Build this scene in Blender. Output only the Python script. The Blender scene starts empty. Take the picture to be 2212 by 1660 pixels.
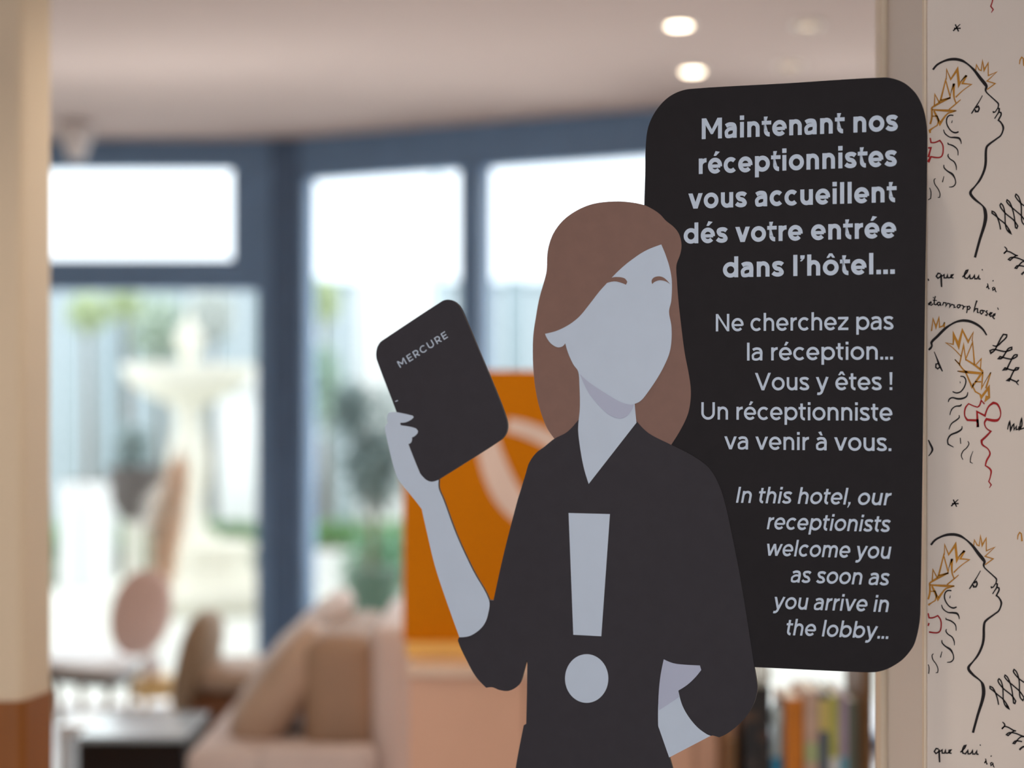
import bpy, bmesh, math, random
from mathutils import Vector, Matrix
random.seed(7)
C = bpy.context.scene.collection
F = 3500.0; CX = 1106.0; HY = 860.0; EYE = 1.42

# ---------------------------------------------------------------- camera, world, lights, exposure
cam = bpy.data.cameras.new('camera'); camo = bpy.data.objects.new('camera', cam); C.objects.link(camo)
cam.sensor_width = 36.0; cam.lens = F / 2212 * 36.0
camo.location = (0, 0, EYE); camo.rotation_euler = (math.pi / 2, 0, 0)
cam.shift_y = 30.0 / 2212
cam.clip_start = 0.05; cam.clip_end = 200
cam.dof.use_dof = True; cam.dof.focus_distance = 2.07; cam.dof.aperture_fstop = 1.5
bpy.context.scene.camera = camo
sc = bpy.context.scene
sc.view_settings.view_transform = 'Standard'; sc.view_settings.look = 'None'
sc.view_settings.gamma = 1.0; sc.view_settings.use_curve_mapping = False
sc.view_settings.exposure = -0.17
w = bpy.data.worlds.new('overcast_sky'); sc.world = w; w.use_nodes = True
nt = w.node_tree; bg = nt.nodes['Background']
tc = nt.nodes.new('ShaderNodeTexCoord'); sep = nt.nodes.new('ShaderNodeSeparateXYZ'); rmp = nt.nodes.new('ShaderNodeValToRGB')
nt.links.new(tc.outputs['Generated'], sep.inputs[0]); nt.links.new(sep.outputs['Z'], rmp.inputs['Fac'])
rmp.color_ramp.elements[0].color = (0.86, 0.92, 1.0, 1); rmp.color_ramp.elements[1].color = (1.0, 1.0, 1.0, 1)
nt.links.new(rmp.outputs[0], bg.inputs['Color']); bg.inputs['Strength'].default_value = 2.5

def area(name, loc, rot, sx, sy, power, col, spread=math.pi):
    l = bpy.data.lights.new(name, 'AREA'); l.shape = 'RECTANGLE'; l.size = sx; l.size_y = sy
    l.energy = power; l.color = col; l.spread = spread
    o = bpy.data.objects.new(name, l); C.objects.link(o); o.location = loc; o.rotation_euler = rot
    return o
R = math.radians
# added area light for daylight from an unseen opening behind the camera
area('added_daylight_behind_camera', (-0.6, -3.9, 1.5), (R(90), 0, 0), 3.4, 2.4, 40, (0.88, 0.94, 1.0))
# daylight entering through the garden glazing
area('daylight_through_garden_glazing', (-0.3, 7.7, 1.4), (R(-72), 0, 0), 4.6, 2.2, 62, (0.93, 0.97, 1.0))
# daylight thrown up by the pale terrace
area('daylight_off_the_terrace', (-0.3, 7.72, 0.3), (R(-160), 0, 0), 4.6, 0.4, 60, (1.0, 0.96, 0.94), R(80))

# ---------------------------------------------------------------- helpers
def lin(c):
    return tuple(((x / 255) / 12.92 if x <= 10 else ((x / 255 + 0.055) / 1.055) ** 2.4) for x in c)
MATS = {}
def mat(name, rgb, rough=0.6, metal=0.0, var=0.06, scale=8.0, bump=0.0, emit=None, es=0.0, spec=0.5, stretch=None, sss=0):
    if name in MATS: return MATS[name]
    m = bpy.data.materials.new(name); m.use_nodes = True; n = m.node_tree; b = n.nodes['Principled BSDF']
    c = lin(rgb)
    t = n.nodes.new('ShaderNodeTexCoord'); mp = n.nodes.new('ShaderNodeMapping'); no = n.nodes.new('ShaderNodeTexNoise')
    no.inputs['Scale'].default_value = scale; no.inputs['Detail'].default_value = 4
    if stretch: mp.inputs['Scale'].default_value = stretch
    n.links.new(t.outputs['Object'], mp.inputs[0]); n.links.new(mp.outputs[0], no.inputs['Vector'])
    r = n.nodes.new('ShaderNodeValToRGB'); r.color_ramp.elements[0].position = 0.3; r.color_ramp.elements[1].position = 0.7
    r.color_ramp.elements[0].color = tuple(x * (1 - var) for x in c) + (1,)
    r.color_ramp.elements[1].color = tuple(min(1, x * (1 + var)) for x in c) + (1,)
    n.links.new(no.outputs['Fac'], r.inputs['Fac']); n.links.new(r.outputs[0], b.inputs['Base Color'])
    b.inputs['Roughness'].default_value = rough; b.inputs['Metallic'].default_value = metal
    b.inputs['Specular IOR Level'].default_value = spec
    if bump:
        bp = n.nodes.new('ShaderNodeBump'); bp.inputs['Strength'].default_value = bump; bp.inputs['Distance'].default_value = 0.01
        n.links.new(no.outputs['Fac'], bp.inputs['Height']); n.links.new(bp.outputs[0], b.inputs['Normal'])
    if emit:
        b.inputs['Emission Color'].default_value = lin(emit) + (1,); b.inputs['Emission Strength'].default_value = es
    MATS[name] = m; return m

def finish(name, bm, m, parent=None, smooth=False, label=None, cat=None, group=None, kind=None):
    me = bpy.data.meshes.new(name); bm.normal_update(); bm.to_mesh(me); bm.free()
    for x in (m if isinstance(m, (list, tuple)) else [m]): me.materials.append(x)
    if smooth:
        for p in me.polygons: p.use_smooth = True
    o = bpy.data.objects.new(name, me); C.objects.link(o)
    if parent is not None:
        o.parent = parent; bpy_inv(o, parent)
    tag(o, label, cat, group, kind); return o
def bpy_inv(o, parent):
    # geometry is written in world space: undo the parent's placement
    mw = Matrix.LocRotScale(parent.location, parent.rotation_euler, parent.scale)
    o.matrix_parent_inverse = mw.inverted()
def tag(o, label=None, cat=None, group=None, kind=None):
    if label: o['label'] = label
    if cat: o['category'] = cat
    if group: o['group'] = group
    if kind: o['kind'] = kind
    return o
def empty(name, loc, label=None, cat=None, group=None, kind=None):
    o = bpy.data.objects.new(name, None); C.objects.link(o); o.location = loc; o.empty_display_size = 0.1
    return tag(o, label, cat, group, kind)

def box(bm, x0, x1, y0, y1, z0, z1, bev=0.0, seg=2, M=None):
    r = bmesh.ops.create_cube(bm, size=1.0); vs = r['verts']
    T = Matrix.Translation(((x0 + x1) / 2, (y0 + y1) / 2, (z0 + z1) / 2)) @ Matrix.Diagonal((x1 - x0, y1 - y0, z1 - z0, 1))
    bmesh.ops.transform(bm, matrix=T, verts=vs)
    if bev > 0:
        es = list({e for v in vs for e in v.link_edges})
        g = bmesh.ops.bevel(bm, geom=es, offset=bev, segments=seg, affect='EDGES', profile=0.5)
        vs = [v for v in set(v for f in g['faces'] for v in f.verts) | set(v for v in vs if v.is_valid)]
    if M is not None: bmesh.ops.transform(bm, matrix=M, verts=[v for v in vs if v.is_valid])
    return bm
def bx(*a, **k):
    return box(bmesh.new(), *a, **k)
def lathe(prof, cx, cy, n=32, sx=1.0, sy=1.0, bm=None):
    bm = bm or bmesh.new(); rings = []
    for r, z in prof:
        rings.append([bm.verts.new((cx + r * sx * math.cos(2 * math.pi * i / n), cy + r * sy * math.sin(2 * math.pi * i / n), z)) for i in range(n)])
    for a, b in zip(rings, rings[1:]):
        for i in range(n):
            bm.faces.new((a[i], a[(i + 1) % n], b[(i + 1) % n], b[i]))
    bm.faces.new(rings[0][::-1]); bm.faces.new(rings[-1]); return bm
def tube(pts, rad, n=10, bm=None):
    bm = bm or bmesh.new(); rings = []
    P_ = [Vector(p) for p in pts]
    rad = rad if isinstance(rad, (list, tuple)) else [rad] * len(P_)
    for i, p in enumerate(P_):
        d = (P_[min(i + 1, len(P_) - 1)] - P_[max(i - 1, 0)]).normalized()
        q = d.to_track_quat('Z', 'Y')
        rings.append([bm.verts.new(p + q @ Vector((rad[i] * math.cos(2 * math.pi * k / n), rad[i] * math.sin(2 * math.pi * k / n), 0))) for k in range(n)])
    for a, b in zip(rings, rings[1:]):
        for k in range(n): bm.faces.new((a[k], a[(k + 1) % n], b[(k + 1) % n], b[k]))
    bm.faces.new(rings[0][::-1]); bm.faces.new(rings[-1]); return bm
def blob(cx, cy, cz, rx, ry, rz, e=2.6, M=None, seg=(28, 16), bm=None):
    """soft cushion form: a super-ellipsoid"""
    bm = bm or bmesh.new()
    r = bmesh.ops.create_uvsphere(bm, u_segments=seg[0], v_segments=seg[1], radius=1.0)
    for v in r['verts']:
        c = v.co
        k = (abs(c.x) ** e + abs(c.y) ** e + abs(c.z) ** e) ** (1 / e)
        v.co = c / k
    T = Matrix.Diagonal((rx, ry, rz, 1))
    if M is not None: T = M @ T
    bmesh.ops.transform(bm, matrix=Matrix.Translation((cx, cy, cz)) @ T, verts=r['verts']); return bm

def PX(px, d): return (px - CX) / F * d
def PZ(py, d): return EYE - (py - HY) / F * d
def PD(py, z): return (EYE - z) * F / (py - HY)

# ---------------------------------------------------------------- materials
M_ceiling = mat('ceiling_paint', (202, 184, 177), 0.85, var=0.02, scale=1.5, spec=0.12)
M_beam = mat('bulkhead_paint', (222, 214, 208), 0.6, var=0.02)
M_wall = mat('wallpaper_ground', (226, 214, 203), 0.55, var=0.015, scale=5)
M_plain = mat('wall_plain_paint', (214, 204, 192), 0.6, var=0.02)
M_pillar = mat('pillar_beige_paint', (222, 202, 174), 0.6, var=0.03, scale=2)
M_orangewood = mat('orange_stained_wood', (140, 80, 14), 0.5, var=0.12, scale=6, stretch=(6, 6, 0.6))
M_floor = mat('pale_floor', (242, 240, 242), 0.2, var=0.02, scale=3)
M_frame = mat('slate_window_frame', (108, 138, 172), 0.42, var=0.05)
M_white = mat('white_paint', (240, 240, 240), 0.4, var=0.02)

# ---------------------------------------------------------------- room shell
FZ0, FZ1 = -0.02, 0.0
def struct(name, bm, m, parent=None, smooth=False): return finish(name, bm, m, parent, smooth, kind=('structure' if parent is None else None))
struct('floor', bx(-3.2, 3.2, -4.2, 7.55, -0.12, 0), M_floor)
CEIL = 2.60
struct('ceiling', bx(-3.2, 3.2, -4.2, 7.9, CEIL, CEIL + 0.12), M_ceiling)
struct('wall_left', bx(-3.3, -3.2, -4.2, 7.75, 0, CEIL), M_plain)
struct('wall_right_far', bx(3.2, 3.3, -4.2, 7.75, 0, CEIL), M_plain)
# wall behind the photographer, with an opening put in to let daylight through
wb = empty('wall_back', (0, -4.1, 0), kind='structure')
for a in ((-3.2, -2.4, 0, CEIL), (1.2, 3.2, 0, CEIL), (-2.4, 1.2, 2.45, CEIL)):
    finish('panel', bx(a[0], a[1], -4.2, -4.1, a[2], a[3]), M_plain, wb)

# wallpapered wall that ends beside the sign
DW = 2.12
WX = PX(2003, DW)
bm = bmesh.new(); box(bm, WX, 3.2, DW, DW + 0.25, 0, CEIL)
es = [e for e in bm.edges if abs(e.verts[0].co.x - WX) < 1e-4 and abs(e.verts[1].co.x - WX) < 1e-4 and abs(e.verts[0].co.z - e.verts[1].co.z) > 1]
bmesh.ops.bevel(bm, geom=es, offset=0.002, segments=4, affect='EDGES', profile=0.5)
wall_right = struct('wall_right', bm, M_wall)
M_bead = mat('corner_bead', (232, 214, 190), 0.35, var=0.02)
finish('corner_bead', bx(WX - 0.003, WX + 0.0005, DW + 0.005, DW + 0.016, 0, CEIL, bev=0.001), M_bead, wall_right)
finish('edge_bead', bx(WX - 0.010, WX + 0.001, DW + 0.225, DW + 0.262, 0, CEIL, bev=0.004), M_bead, wall_right)

# left pillar with its orange wood dado
pil = empty('trim_1', (-1.2, 3.25, 0), kind='structure')
dz_ = PZ(1508, 3.22)
def prism(foot, z0, z1, bev):
    bm = bmesh.new(); lo = [bm.verts.new((x, y, z0)) for x, y in foot]; hi = [bm.verts.new((x, y, z1)) for x, y in foot]; N = len(foot)
    bm.faces.new(lo[::-1]); bm.faces.new(hi)
    for i in range(N): bm.faces.new((lo[i], lo[(i + 1) % N], hi[(i + 1) % N], hi[i]))
    es = [e for e in bm.edges if abs(e.verts[0].co.z - e.verts[1].co.z) > 0.1]
    bmesh.ops.bevel(bm, geom=es, offset=bev, segments=4, affect='EDGES', profile=0.5); return bm
foot = [(-1.9, 3.16), (-0.962, 3.18), (-0.936, 3.31), (-1.9, 3.36)]
finish('pillar_shaft', prism(foot, dz_, CEIL, 0.02), M_pillar, pil)
foot = [(-1.902, 3.156), (-0.960, 3.176), (-0.933, 3.314), (-1.902, 3.364)]
finish('pillar_dado', prism(foot, 0, dz_, 0.018), M_orangewood, pil)

# ---------------------------------------------------------------- garden glazing
GY = 7.4
M_glass = bpy.data.materials.new('window_glass'); M_glass.use_nodes = True
g_ = M_glass.node_tree; g_.nodes.remove(g_.nodes['Principled BSDF'])
tr = g_.nodes.new('ShaderNodeBsdfTransparent'); gl = g_.nodes.new('ShaderNodeBsdfGlossy'); mx = g_.nodes.new('ShaderNodeMixShader')
fr = g_.nodes.new('ShaderNodeFresnel'); fr.inputs['IOR'].default_value = 1.25
gl.inputs['Roughness'].default_value = 0.02; tr.inputs['Color'].default_value = (0.96, 0.98, 0.98, 1)
g_.links.new(fr.outputs[0], mx.inputs[0]); g_.links.new(tr.outputs[0], mx.inputs[1]); g_.links.new(gl.outputs[0], mx.inputs[2])
g_.links.new(mx.outputs[0], g_.nodes['Material Output'].inputs['Surface'])

# section 1: straight glazing on the left
win1 = empty('window_1', (-2.1, GY, 0), kind='structure')
def gx(px): return PX(px, GY)
def gz(py): return PZ(py, GY)
finish('head_rail', bx(-3.2, gx(575), GY, GY + 0.10, gz(362), CEIL, bev=0.006), M_frame, win1)
finish('transom', bx(-3.2, gx(575), GY, GY + 0.10, gz(628), gz(560), bev=0.006), M_frame, win1)
finish('stile', bx(gx(502), gx(578), GY - 0.01, GY + 0.09, gz(565), CEIL, bev=0.006), M_frame, win1)
finish('stile', bx(gx(556), gx(592), GY - 0.03, GY + 0.09, 0, CEIL, bev=0.006), M_frame, win1)
finish('sill_rail', bx(-3.2, gx(575), GY, GY + 0.10, 0, 0.012, bev=0.003), M_white, win1)
finish('window_glass', bx(-3.2, gx(510), GY + 0.04, GY + 0.046, gz(562), gz(360)), M_glass, win1)
finish('window_glass', bx(-3.2, gx(560), GY + 0.04, GY + 0.046, 0.04, gz(626)), M_glass, win1)
# post between the sections
struct('trim_2', bx(gx(588), gx(652), GY - 0.06, GY + 0.16, 0, CEIL, bev=0.012), mat('dark_slate_post', (72, 96, 126), 0.4))
# section 2: glazing that turns towards the room
B0 = Vector((gx(640), GY - 0.02, 0)); B1 = Vector((PX(1500, 6.55), 6.55, 0))
dirB = (B1 - B0).normalized(); angB = math.atan2(dirB.y, dirB.x); LB = (B1 - B0).length
MB_ = Matrix.Translation(B0) @ Matrix.Rotation(angB, 4, 'Z')
def bs(px):       # distance along section 2 at which the sight line of px meets it
    k = (px - CX) / F; return (k * B0.y - B0.x) / (dirB.x - k * dirB.y)
def bz(py, px):
    s = bs(px); return PZ(py, B0.y + dirB.y * s)
win2 = empty('window_2', tuple(B0), kind='structure')
topz = bz(388, 665)
def b2(name, s0, s1, y0, y1, z0, z1, m=M_frame, bev=0.006):
    return finish(name, box(bmesh.new(), s0, s1, y0, y1, z0, z1, bev=bev, M=MB_), m, win2)
b2('head_rail', 0, LB, -0.02, 0.08, topz, CEIL)
b2('stile', 0, bs(662), -0.02, 0.08, 0, topz)
b2('stile', bs(998), bs(1046), -0.03, 0.08, 0, topz + 0.02)
b2('stile', bs(1480), LB, -0.02, 0.08, 0, topz)
b2('sill_rail', 0, LB, -0.02, 0.08, 0, 0.012, M_white, 0.003)
b2('window_glass', bs(662), bs(1000), 0.03, 0.036, 0.05, topz, M_glass, 0)
b2('window_glass', bs(1044), bs(1482), 0.03, 0.036, 0.05, topz, M_glass, 0)
# section 3: behind the shelf, far right
win3 = empty('window_3', (1.2, 6.7, 0), kind='structure')
finish('head_rail', bx(B1.x, 3.2, 6.50, 6.60, topz, CEIL, bev=0.006), M_frame, win3)
finish('sill_rail', bx(B1.x, 3.2, 6.50, 6.60, 0, 0.06, bev=0.006), M_frame, win3)
for x in (1.55, 3.14): finish('stile', bx(x, x + 0.06, 6.50, 6.60, 0, topz, bev=0.006), M_frame, win3)
finish('window_glass', bx(B1.x, 3.2, 6.54, 6.546, 0.05, topz), M_glass, win3)

# ---------------------------------------------------------------- outside
M_pave = mat('pale_terrace_paving', (222, 222, 214), 0.7, var=0.03, scale=3)
M_joint = mat('paving_bed', (196, 196, 188), 0.8)
ter = empty('terrace_paving', (0, 10, -0.03), kind='structure')
finish('paving_bed', bx(-5, 5, 7.56, 12.2, -0.12, -0.035), M_joint, ter)
slab_me = None
for i in range(10):
    for j in range(4):
        x0 = -4.9 + i * 0.98; y0 = 7.6 + j * 1.15
        if slab_me is None:
            o = finish('paving_slab', bx(-0.482, 0.482, -0.566, 0.566, -0.02, 0, bev=0.004, seg=1), M_pave, ter)
            o.matrix_parent_inverse = Matrix.Identity(4); slab_me = o.data
        else:
            o = bpy.data.objects.new('paving_slab', slab_me); C.objects.link(o); o.parent = ter
        o.location = (x0 + 0.49, y0 + 0.57 - 10, 0.012 + random.uniform(-0.002, 0.002))
struct('garden_ground', bx(-9, 9, 12.2, 24, -0.14, -0.03), mat('garden_soil', (120, 128, 104), 0.9, var=0.2))

def leaves(name, m, boxes, n, size, parent=None, **kw):
    """one mass of small folded leaves"""
    bm = bmesh.new()
    for _ in range(n):
        c = random.choice(boxes)
        while True:
            p = Vector((random.uniform(-1, 1), random.uniform(-1, 1), random.uniform(-1, 1)))
            if p.length <= 1: break
        p = Vector((c[0] + p.x * c[3], c[1] + p.y * c[4], c[2] + p.z * c[5]))
        q = Matrix.Rotation(random.uniform(0, 6.28), 4, 'Z') @ Matrix.Rotation(random.uniform(-1.2, 1.2), 4, 'X')
        s = size * random.uniform(0.7, 1.3)
        a = [Vector((0, 0, 0)), Vector((s * 0.35, s * 0.5, 0.15 * s)), Vector((0, s * 1.1, 0)), Vector((-s * 0.35, s * 0.5, 0.15 * s))]
        v = [bm.verts.new(p + (q @ x)) for x in a]
        bm.faces.new((v[0], v[1], v[2])); bm.faces.new((v[0], v[2], v[3]))
    return finish(name, bm, m, parent, **kw)
M_hedge = mat('hedge_green', (128, 172, 112), 0.7, var=0.2, scale=20)
M_sunleaf = mat('sunlit_leaf', (216, 228, 190), 0.6, var=0.15, scale=20)  # sunlight on the foliage is put into this pale green
M_greyleaf = mat('grey_green_leaf', (140, 158, 156), 0.6, var=0.2, scale=20)
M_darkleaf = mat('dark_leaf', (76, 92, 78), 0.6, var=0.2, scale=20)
hy = 12.9
leaves('hedge', M_hedge, [(x, hy, 0.27, 0.42, 0.28, 0.16) for x in (-3.6, -3.2, -2.8, -2.4, -1.9, -1.5, -1.1, -0.7, -0.3, 0.2, 0.7, 1.2, 1.7)], 9000, 0.07,
       label='low clipped green hedge running behind the stone fountain', cat='hedge', kind='stuff')
# fence with upright boards, far side of the garden
FYD = 16.2
fence = empty('board_fence', (0, FYD, 0), 'tall pale blue-grey fence of upright boards closing off the garden', 'fence')
M_fence = mat('pale_fence_board', (186, 200, 206), 0.75, var=0.05, scale=3)
M_fence2 = mat('fence_post_grey', (166, 184, 192), 0.7)
ftop = PZ(606, FYD); fb = None; x = -5.2; i = 0
while x < 3.6:
    if fb is None:
        fb = finish('board', bx(-0.12, 0.12, -0.02, 0.02, -0.03, ftop), M_fence, fence); fb.matrix_parent_inverse = Matrix.Identity(4); me_b = fb.data; o = fb
    else:
        o = bpy.data.objects.new('board', me_b); C.objects.link(o); o.parent = fence
    o.location = (x, random.uniform(-0.008, 0.008), 0); x += 0.262
for px in (262, 860, 1112):
    xx = PX(px, FYD); finish('post', bx(xx - 0.09, xx + 0.09, FYD - 0.12, FYD - 0.025, -0.03, ftop + 0.02, bev=0.01), M_fence2, fence)
finish('fence_rail', bx(-5.3, 3.6, FYD - 0.05, FYD - 0.022, ftop - 0.08, ftop - 0.01), M_fence2, fence)
# white rendered pier in front of the fence
d = 14.6
pier = finish('garden_pier', bx(PX(772, d), PX(932, d), d, d + 0.5, -0.03, 3.3, bev=0.02), mat('bright_white_render', (255, 255, 255), 0.8, var=0.01),
      label='tall white rendered pier standing against the garden fence', cat='pier')
finish('lamp_pole', tube([(PX(948, d), d - 0.4, -0.03), (PX(948, d), d - 0.4, 4.3)], 0.035), mat('pole_pale_grey', (196, 214, 222), 0.5),
       label='slim pale grey pole rising beside the white garden pier', cat='pole')
# broad white block filling the pale area behind the fountain
d = 13.6
par = empty('garden_white_block', (PX(525, d), d, 0), 'broad white block with cap standing behind the fountain', 'plinth')
finish('block', bx(PX(470, d), PX(600, d), d, d + 0.5, -0.03, PZ(850, d), bev=0.02), mat('bright_white_render', (250, 252, 255)), par)
finish('cap', bx(PX(440, d), PX(610, d), d - 0.06, d + 0.56, PZ(850, d), PZ(800, d), bev=0.02), M_white, par)
# stone fountain
d = 11.2; fx = PX(408, d); fo = empty('stone_fountain', (fx, d, 0), 'pale stone fountain with wide bowl on a baluster stem', 'fountain')
M_stone = mat('fountain_stone', (232, 228, 214), 0.8, var=0.08, scale=10, bump=0.3)
zb = PZ(870, d); zt = PZ(788, d)
finish('bowl', lathe([(0.05, zb - 0.02), (0.16, zb), (0.30, zb + 0.06), (0.42, zb + 0.15), (0.455, zt - 0.02), (0.45, zt), (0.40, zt - 0.01), (0.34, zt - 0.10), (0.05, zt - 0.14)], fx, d, 48), M_stone, fo, True)
finish('stem', lathe([(0.20, 0.42), (0.20, 0.46), (0.12, 0.52), (0.10, 0.7), (0.13, 0.86), (0.145, 1.0), (0.11, 1.16), (0.09, 1.28), (0.12, zb - 0.02), (0.14, zb + 0.01)], fx, d, 32), M_stone, fo, True)
finish('spout', lathe([(0.05, zt - 0.15), (0.045, zt + 0.05), (0.09, zt + 0.12), (0.10, zt + 0.2), (0.03, zt + 0.3), (0.01, zt + 0.38)], fx, d, 24), M_stone, fo, True)
finish('plinth', lathe([(0.44, -0.02), (0.44, 0.08), (0.36, 0.12), (0.33, 0.30), (0.36, 0.36), (0.36, 0.42), (0.2, 0.43)], fx + 0.1, d, 8), M_stone, fo)
finish('basin', lathe([(0.62, -0.02), (0.66, 0.10), (0.66, 0.16), (0.58, 0.17), (0.56, 0.06), (0.1, 0.05)], fx + 0.15, d, 40), M_stone, fo, True)
# white planter boxes
d = 12.15
for nm, a, b_, t_, bt, lb in (('planter_box', 128, 168, 1045, 1118, 'narrow white planter box left of the dark urn'),
                    ('planter_box', 178, 236, 1045, 1118, 'wider white planter box beside the dark urn'),
                    ('planter_box', 672, 768, 1190, 1262, 'long white planter box just past the dark window post')):
    p = empty(nm, ((PX(a, d) + PX(b_, d)) / 2, d, 0), lb, 'planter', 'white planter boxes in the garden')
    finish('box_shell', bx(PX(a, d), PX(b_, d), d, d + 0.3, -0.03, PZ(t_, d), bev=0.015), M_white, p)
    finish('soil', bx(PX(a, d) + 0.02, PX(b_, d) - 0.02, d + 0.02, d + 0.28, PZ(t_, d) - 0.01, PZ(t_, d) + 0.01), mat('planter_soil', (90, 80, 66), 0.9), p)
# dark urn
d = 9.9; ux = PX(290, d); u = empty('garden_urn', (ux, d, 0), 'dark weathered bowl-shaped urn on a pale foot beside the fountain', 'urn')
M_urn = mat('dark_urn', (92, 84, 80), 0.7, var=0.15)
finish('urn_body', lathe([(0.05, 0.66), (0.09, 0.70), (0.14, 0.78), (0.15, 0.90), (0.17, 0.99), (0.15, 1.0), (0.1, 0.9)], ux, d, 24), M_urn, u, True)
finish('urn_foot', lathe([(0.12, -0.02), (0.12, 0.05), (0.05, 0.12), (0.05, 0.6), (0.07, 0.67)], ux, d, 24), M_stone, u, True)
leaves('leaf_tuft', M_greyleaf, [(ux, d, 1.10, 0.10, 0.10, 0.16)], 120, 0.07, u, kind='stuff')
# garden shrubs and trees; sunlit highlights of the far trees put into their leaf colours
def tree(px, d, topy, boty, rpx, m, label, n=900, size=0.09, trunk=True, grp=None):
    x = PX(px, d); z1 = PZ(topy, d); z0 = PZ(boty, d); r = rpx / F * d
    t = empty('garden_tree', (x, d, 0), label, 'tree', grp)
    leaves('foliage', m, [(x, d, (z0 + z1) / 2, r, r, (z1 - z0) / 2)], n, size, t, kind='stuff')
    finish('trunk', tube([(x, d, -0.03), (x + 0.02, d, z0 * 0.5), (x, d, (z0 + z1) / 2)], [0.05, 0.035, 0.02]), mat('bark', (120, 104, 88), 0.9), t)
tree(190, 14.2, 640, 720, 40, M_sunleaf, 'small tree with sunlit leaf colour at the far left of the garden', 300, 0.08)
tree(268, 13.8, 622, 690, 34, M_sunleaf, 'tree with sunlit leaf colour in front of the fence, next to the pillar side', 260, 0.08)
tree(345, 14.8, 640, 790, 60, mat('pale_leaf', (206, 220, 204), 0.6, var=0.1), 'tree with sunlit pale leaf colour rising over the fountain bowl', 420, 0.09)
tree(695, 14.4, 606, 690, 38, M_sunleaf, 'tree with sunlit leaf colour seen just past the dark window post', 420, 0.08)
tree(455, 14.9, 616, 740, 46, mat('sunlit_white_leaf', (236, 240, 236), 0.6, var=0.05), 'tree with white sunlit highlights as leaf colour behind the fountain top', 500, 0.09)
tree(700, 14.0, 740, 930, 40, mat('pale_leaf2', (186, 210, 194), 0.6, var=0.1), 'loose pale green tree left of the white pier', 420, 0.08)
d = 10.2; x = PX(800, d)
sh = empty('potted_olive_shrub', (x, d, 0), 'grey-green leafy shrub in a dark green pot', 'plant')
leaves('foliage', M_greyleaf, [(x, d, PZ(930, d), 0.24, 0.22, 0.30), (x + 0.05, d, PZ(1010, d), 0.26, 0.2, 0.24), (x - 0.12, d, PZ(880, d), 0.12, 0.15, 0.16)], 1500, 0.055, sh, kind='stuff')
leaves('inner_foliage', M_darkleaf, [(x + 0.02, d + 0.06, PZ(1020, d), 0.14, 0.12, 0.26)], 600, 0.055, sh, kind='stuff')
finish('stem', tube([(x, d, 0.3), (x + 0.02, d, 0.6), (x, d, 1.0)], [0.03, 0.025, 0.015]), mat('bark', (120, 104, 88)), sh)
finish('pot', lathe([(0.10, -0.02), (0.13, 0.06), (0.17, 0.30), (0.18, 0.34), (0.16, 0.35), (0.02, 0.30)], x + 0.02, d, 28), mat('dark_green_pot', (70, 96, 78), 0.5), sh, True)
leaves('shrub', mat('teal_leaf', (132, 178, 146), 0.7, var=0.2), [(PX(820, 11.4), 11.4, 0.22, 0.3, 0.2, 0.27)], 700, 0.06, label='blue-green low shrub beside the dark green pot', cat='shrub', kind='stuff')

# ---------------------------------------------------------------- ceiling lamps
M_lamp = mat('lamp_diffuser', (255, 244, 228), 0.5, emit=(255, 236, 208), es=9.0)
M_ring = mat('lamp_ring_white', (236, 230, 222), 0.4)
def downlight(px, py, lit, label, dd=None):
    d = dd or PD(py, CEIL); x = PX(px, d)
    t = empty('downlight', (x, d, CEIL), label, 'ceiling light', 'recessed downlights')
    bmr = bmesh.new(); lathe([(0.052, CEIL + 0.001), (0.052, CEIL - 0.006), (0.040, CEIL - 0.008), (0.038, CEIL - 0.002), (0.038, CEIL + 0.001)], x, d, 40, bm=bmr)
    finish('trim_ring', bmr, M_ring, t, True)
    finish('diffuser', lathe([(0.037, CEIL - 0.006), (0.036, CEIL - 0.010), (0.02, CEIL - 0.011)], x, d, 36), M_lamp if lit else mat('warm_glow_reflector', (196, 160, 120), 0.25, metal=0.6), t, True)  # warm metal imitates the faint glow of the unlit pair
    if lit:
        l = bpy.data.lights.new('downlight_beam', 'SPOT'); l.energy = lit; l.color = (1.0, 0.88, 0.74); l.spot_size = R(130); l.spot_blend = 0.8; l.shadow_soft_size = 0.05
        o = bpy.data.objects.new('downlight_beam', l); C.objects.link(o); o.parent = t; o.location = (0, 0, -0.03)
downlight(1467, 51, 26, 'lit round downlight, the nearer of the two glowing ones above the sign')
downlight(1496, 151, 26, 'lit round downlight just above the top edge of the sign')
downlight(1745, 52, 0, 'recessed downlight with a faint glow put into its colour, nearer the wallpapered wall, higher up')
downlight(1706, 140, 0, 'recessed downlight with a faint glow put into its colour, right above the sign panel')
downlight(1300, -900, 24, 'lit round downlight over the sign and wallpapered wall', dd=1.2)
downlight(-400, -900, 38, 'added out-of-view downlight brightening the pillar', dd=2.2)  # unseen lamp added to brighten the pillar
downlight(700, -300, 34, 'added out-of-view downlight brightening the sofa and counter', dd=3.4)  # unseen lamp put in for more light on the middle of the room
downlight(2500, -900, 18, 'lit round downlight over the wallpapered wall', dd=0.9)
downlight(1880, -250, 26, 'added out-of-view downlight for the highlight on the wall edge', dd=3.6)  # unseen lamp added to bring out the wall edge highlight
def spot(px, ytop, ybot, d, label, m):
    x = PX(px, d); t = empty('ceiling_spotlight', (x, d, PZ(ytop, d)), label, 'spotlight', 'small spotlights at the bulkhead')
    z1 = PZ(ytop, d); z0 = PZ(ybot, d)
    finish('spotlight_mount', lathe([(0.05, CEIL), (0.05, CEIL - 0.02), (0.02, CEIL - 0.025), (0.02, z1)], x, d, 20), m, t, True)
    finish('spotlight_head', lathe([(0.07, z1), (0.072, z1 - 0.02), (0.06, (z0 + z1) / 2), (0.034, z0), (0.01, z0 - 0.003)], x, d, 28), m, t, True)
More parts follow.
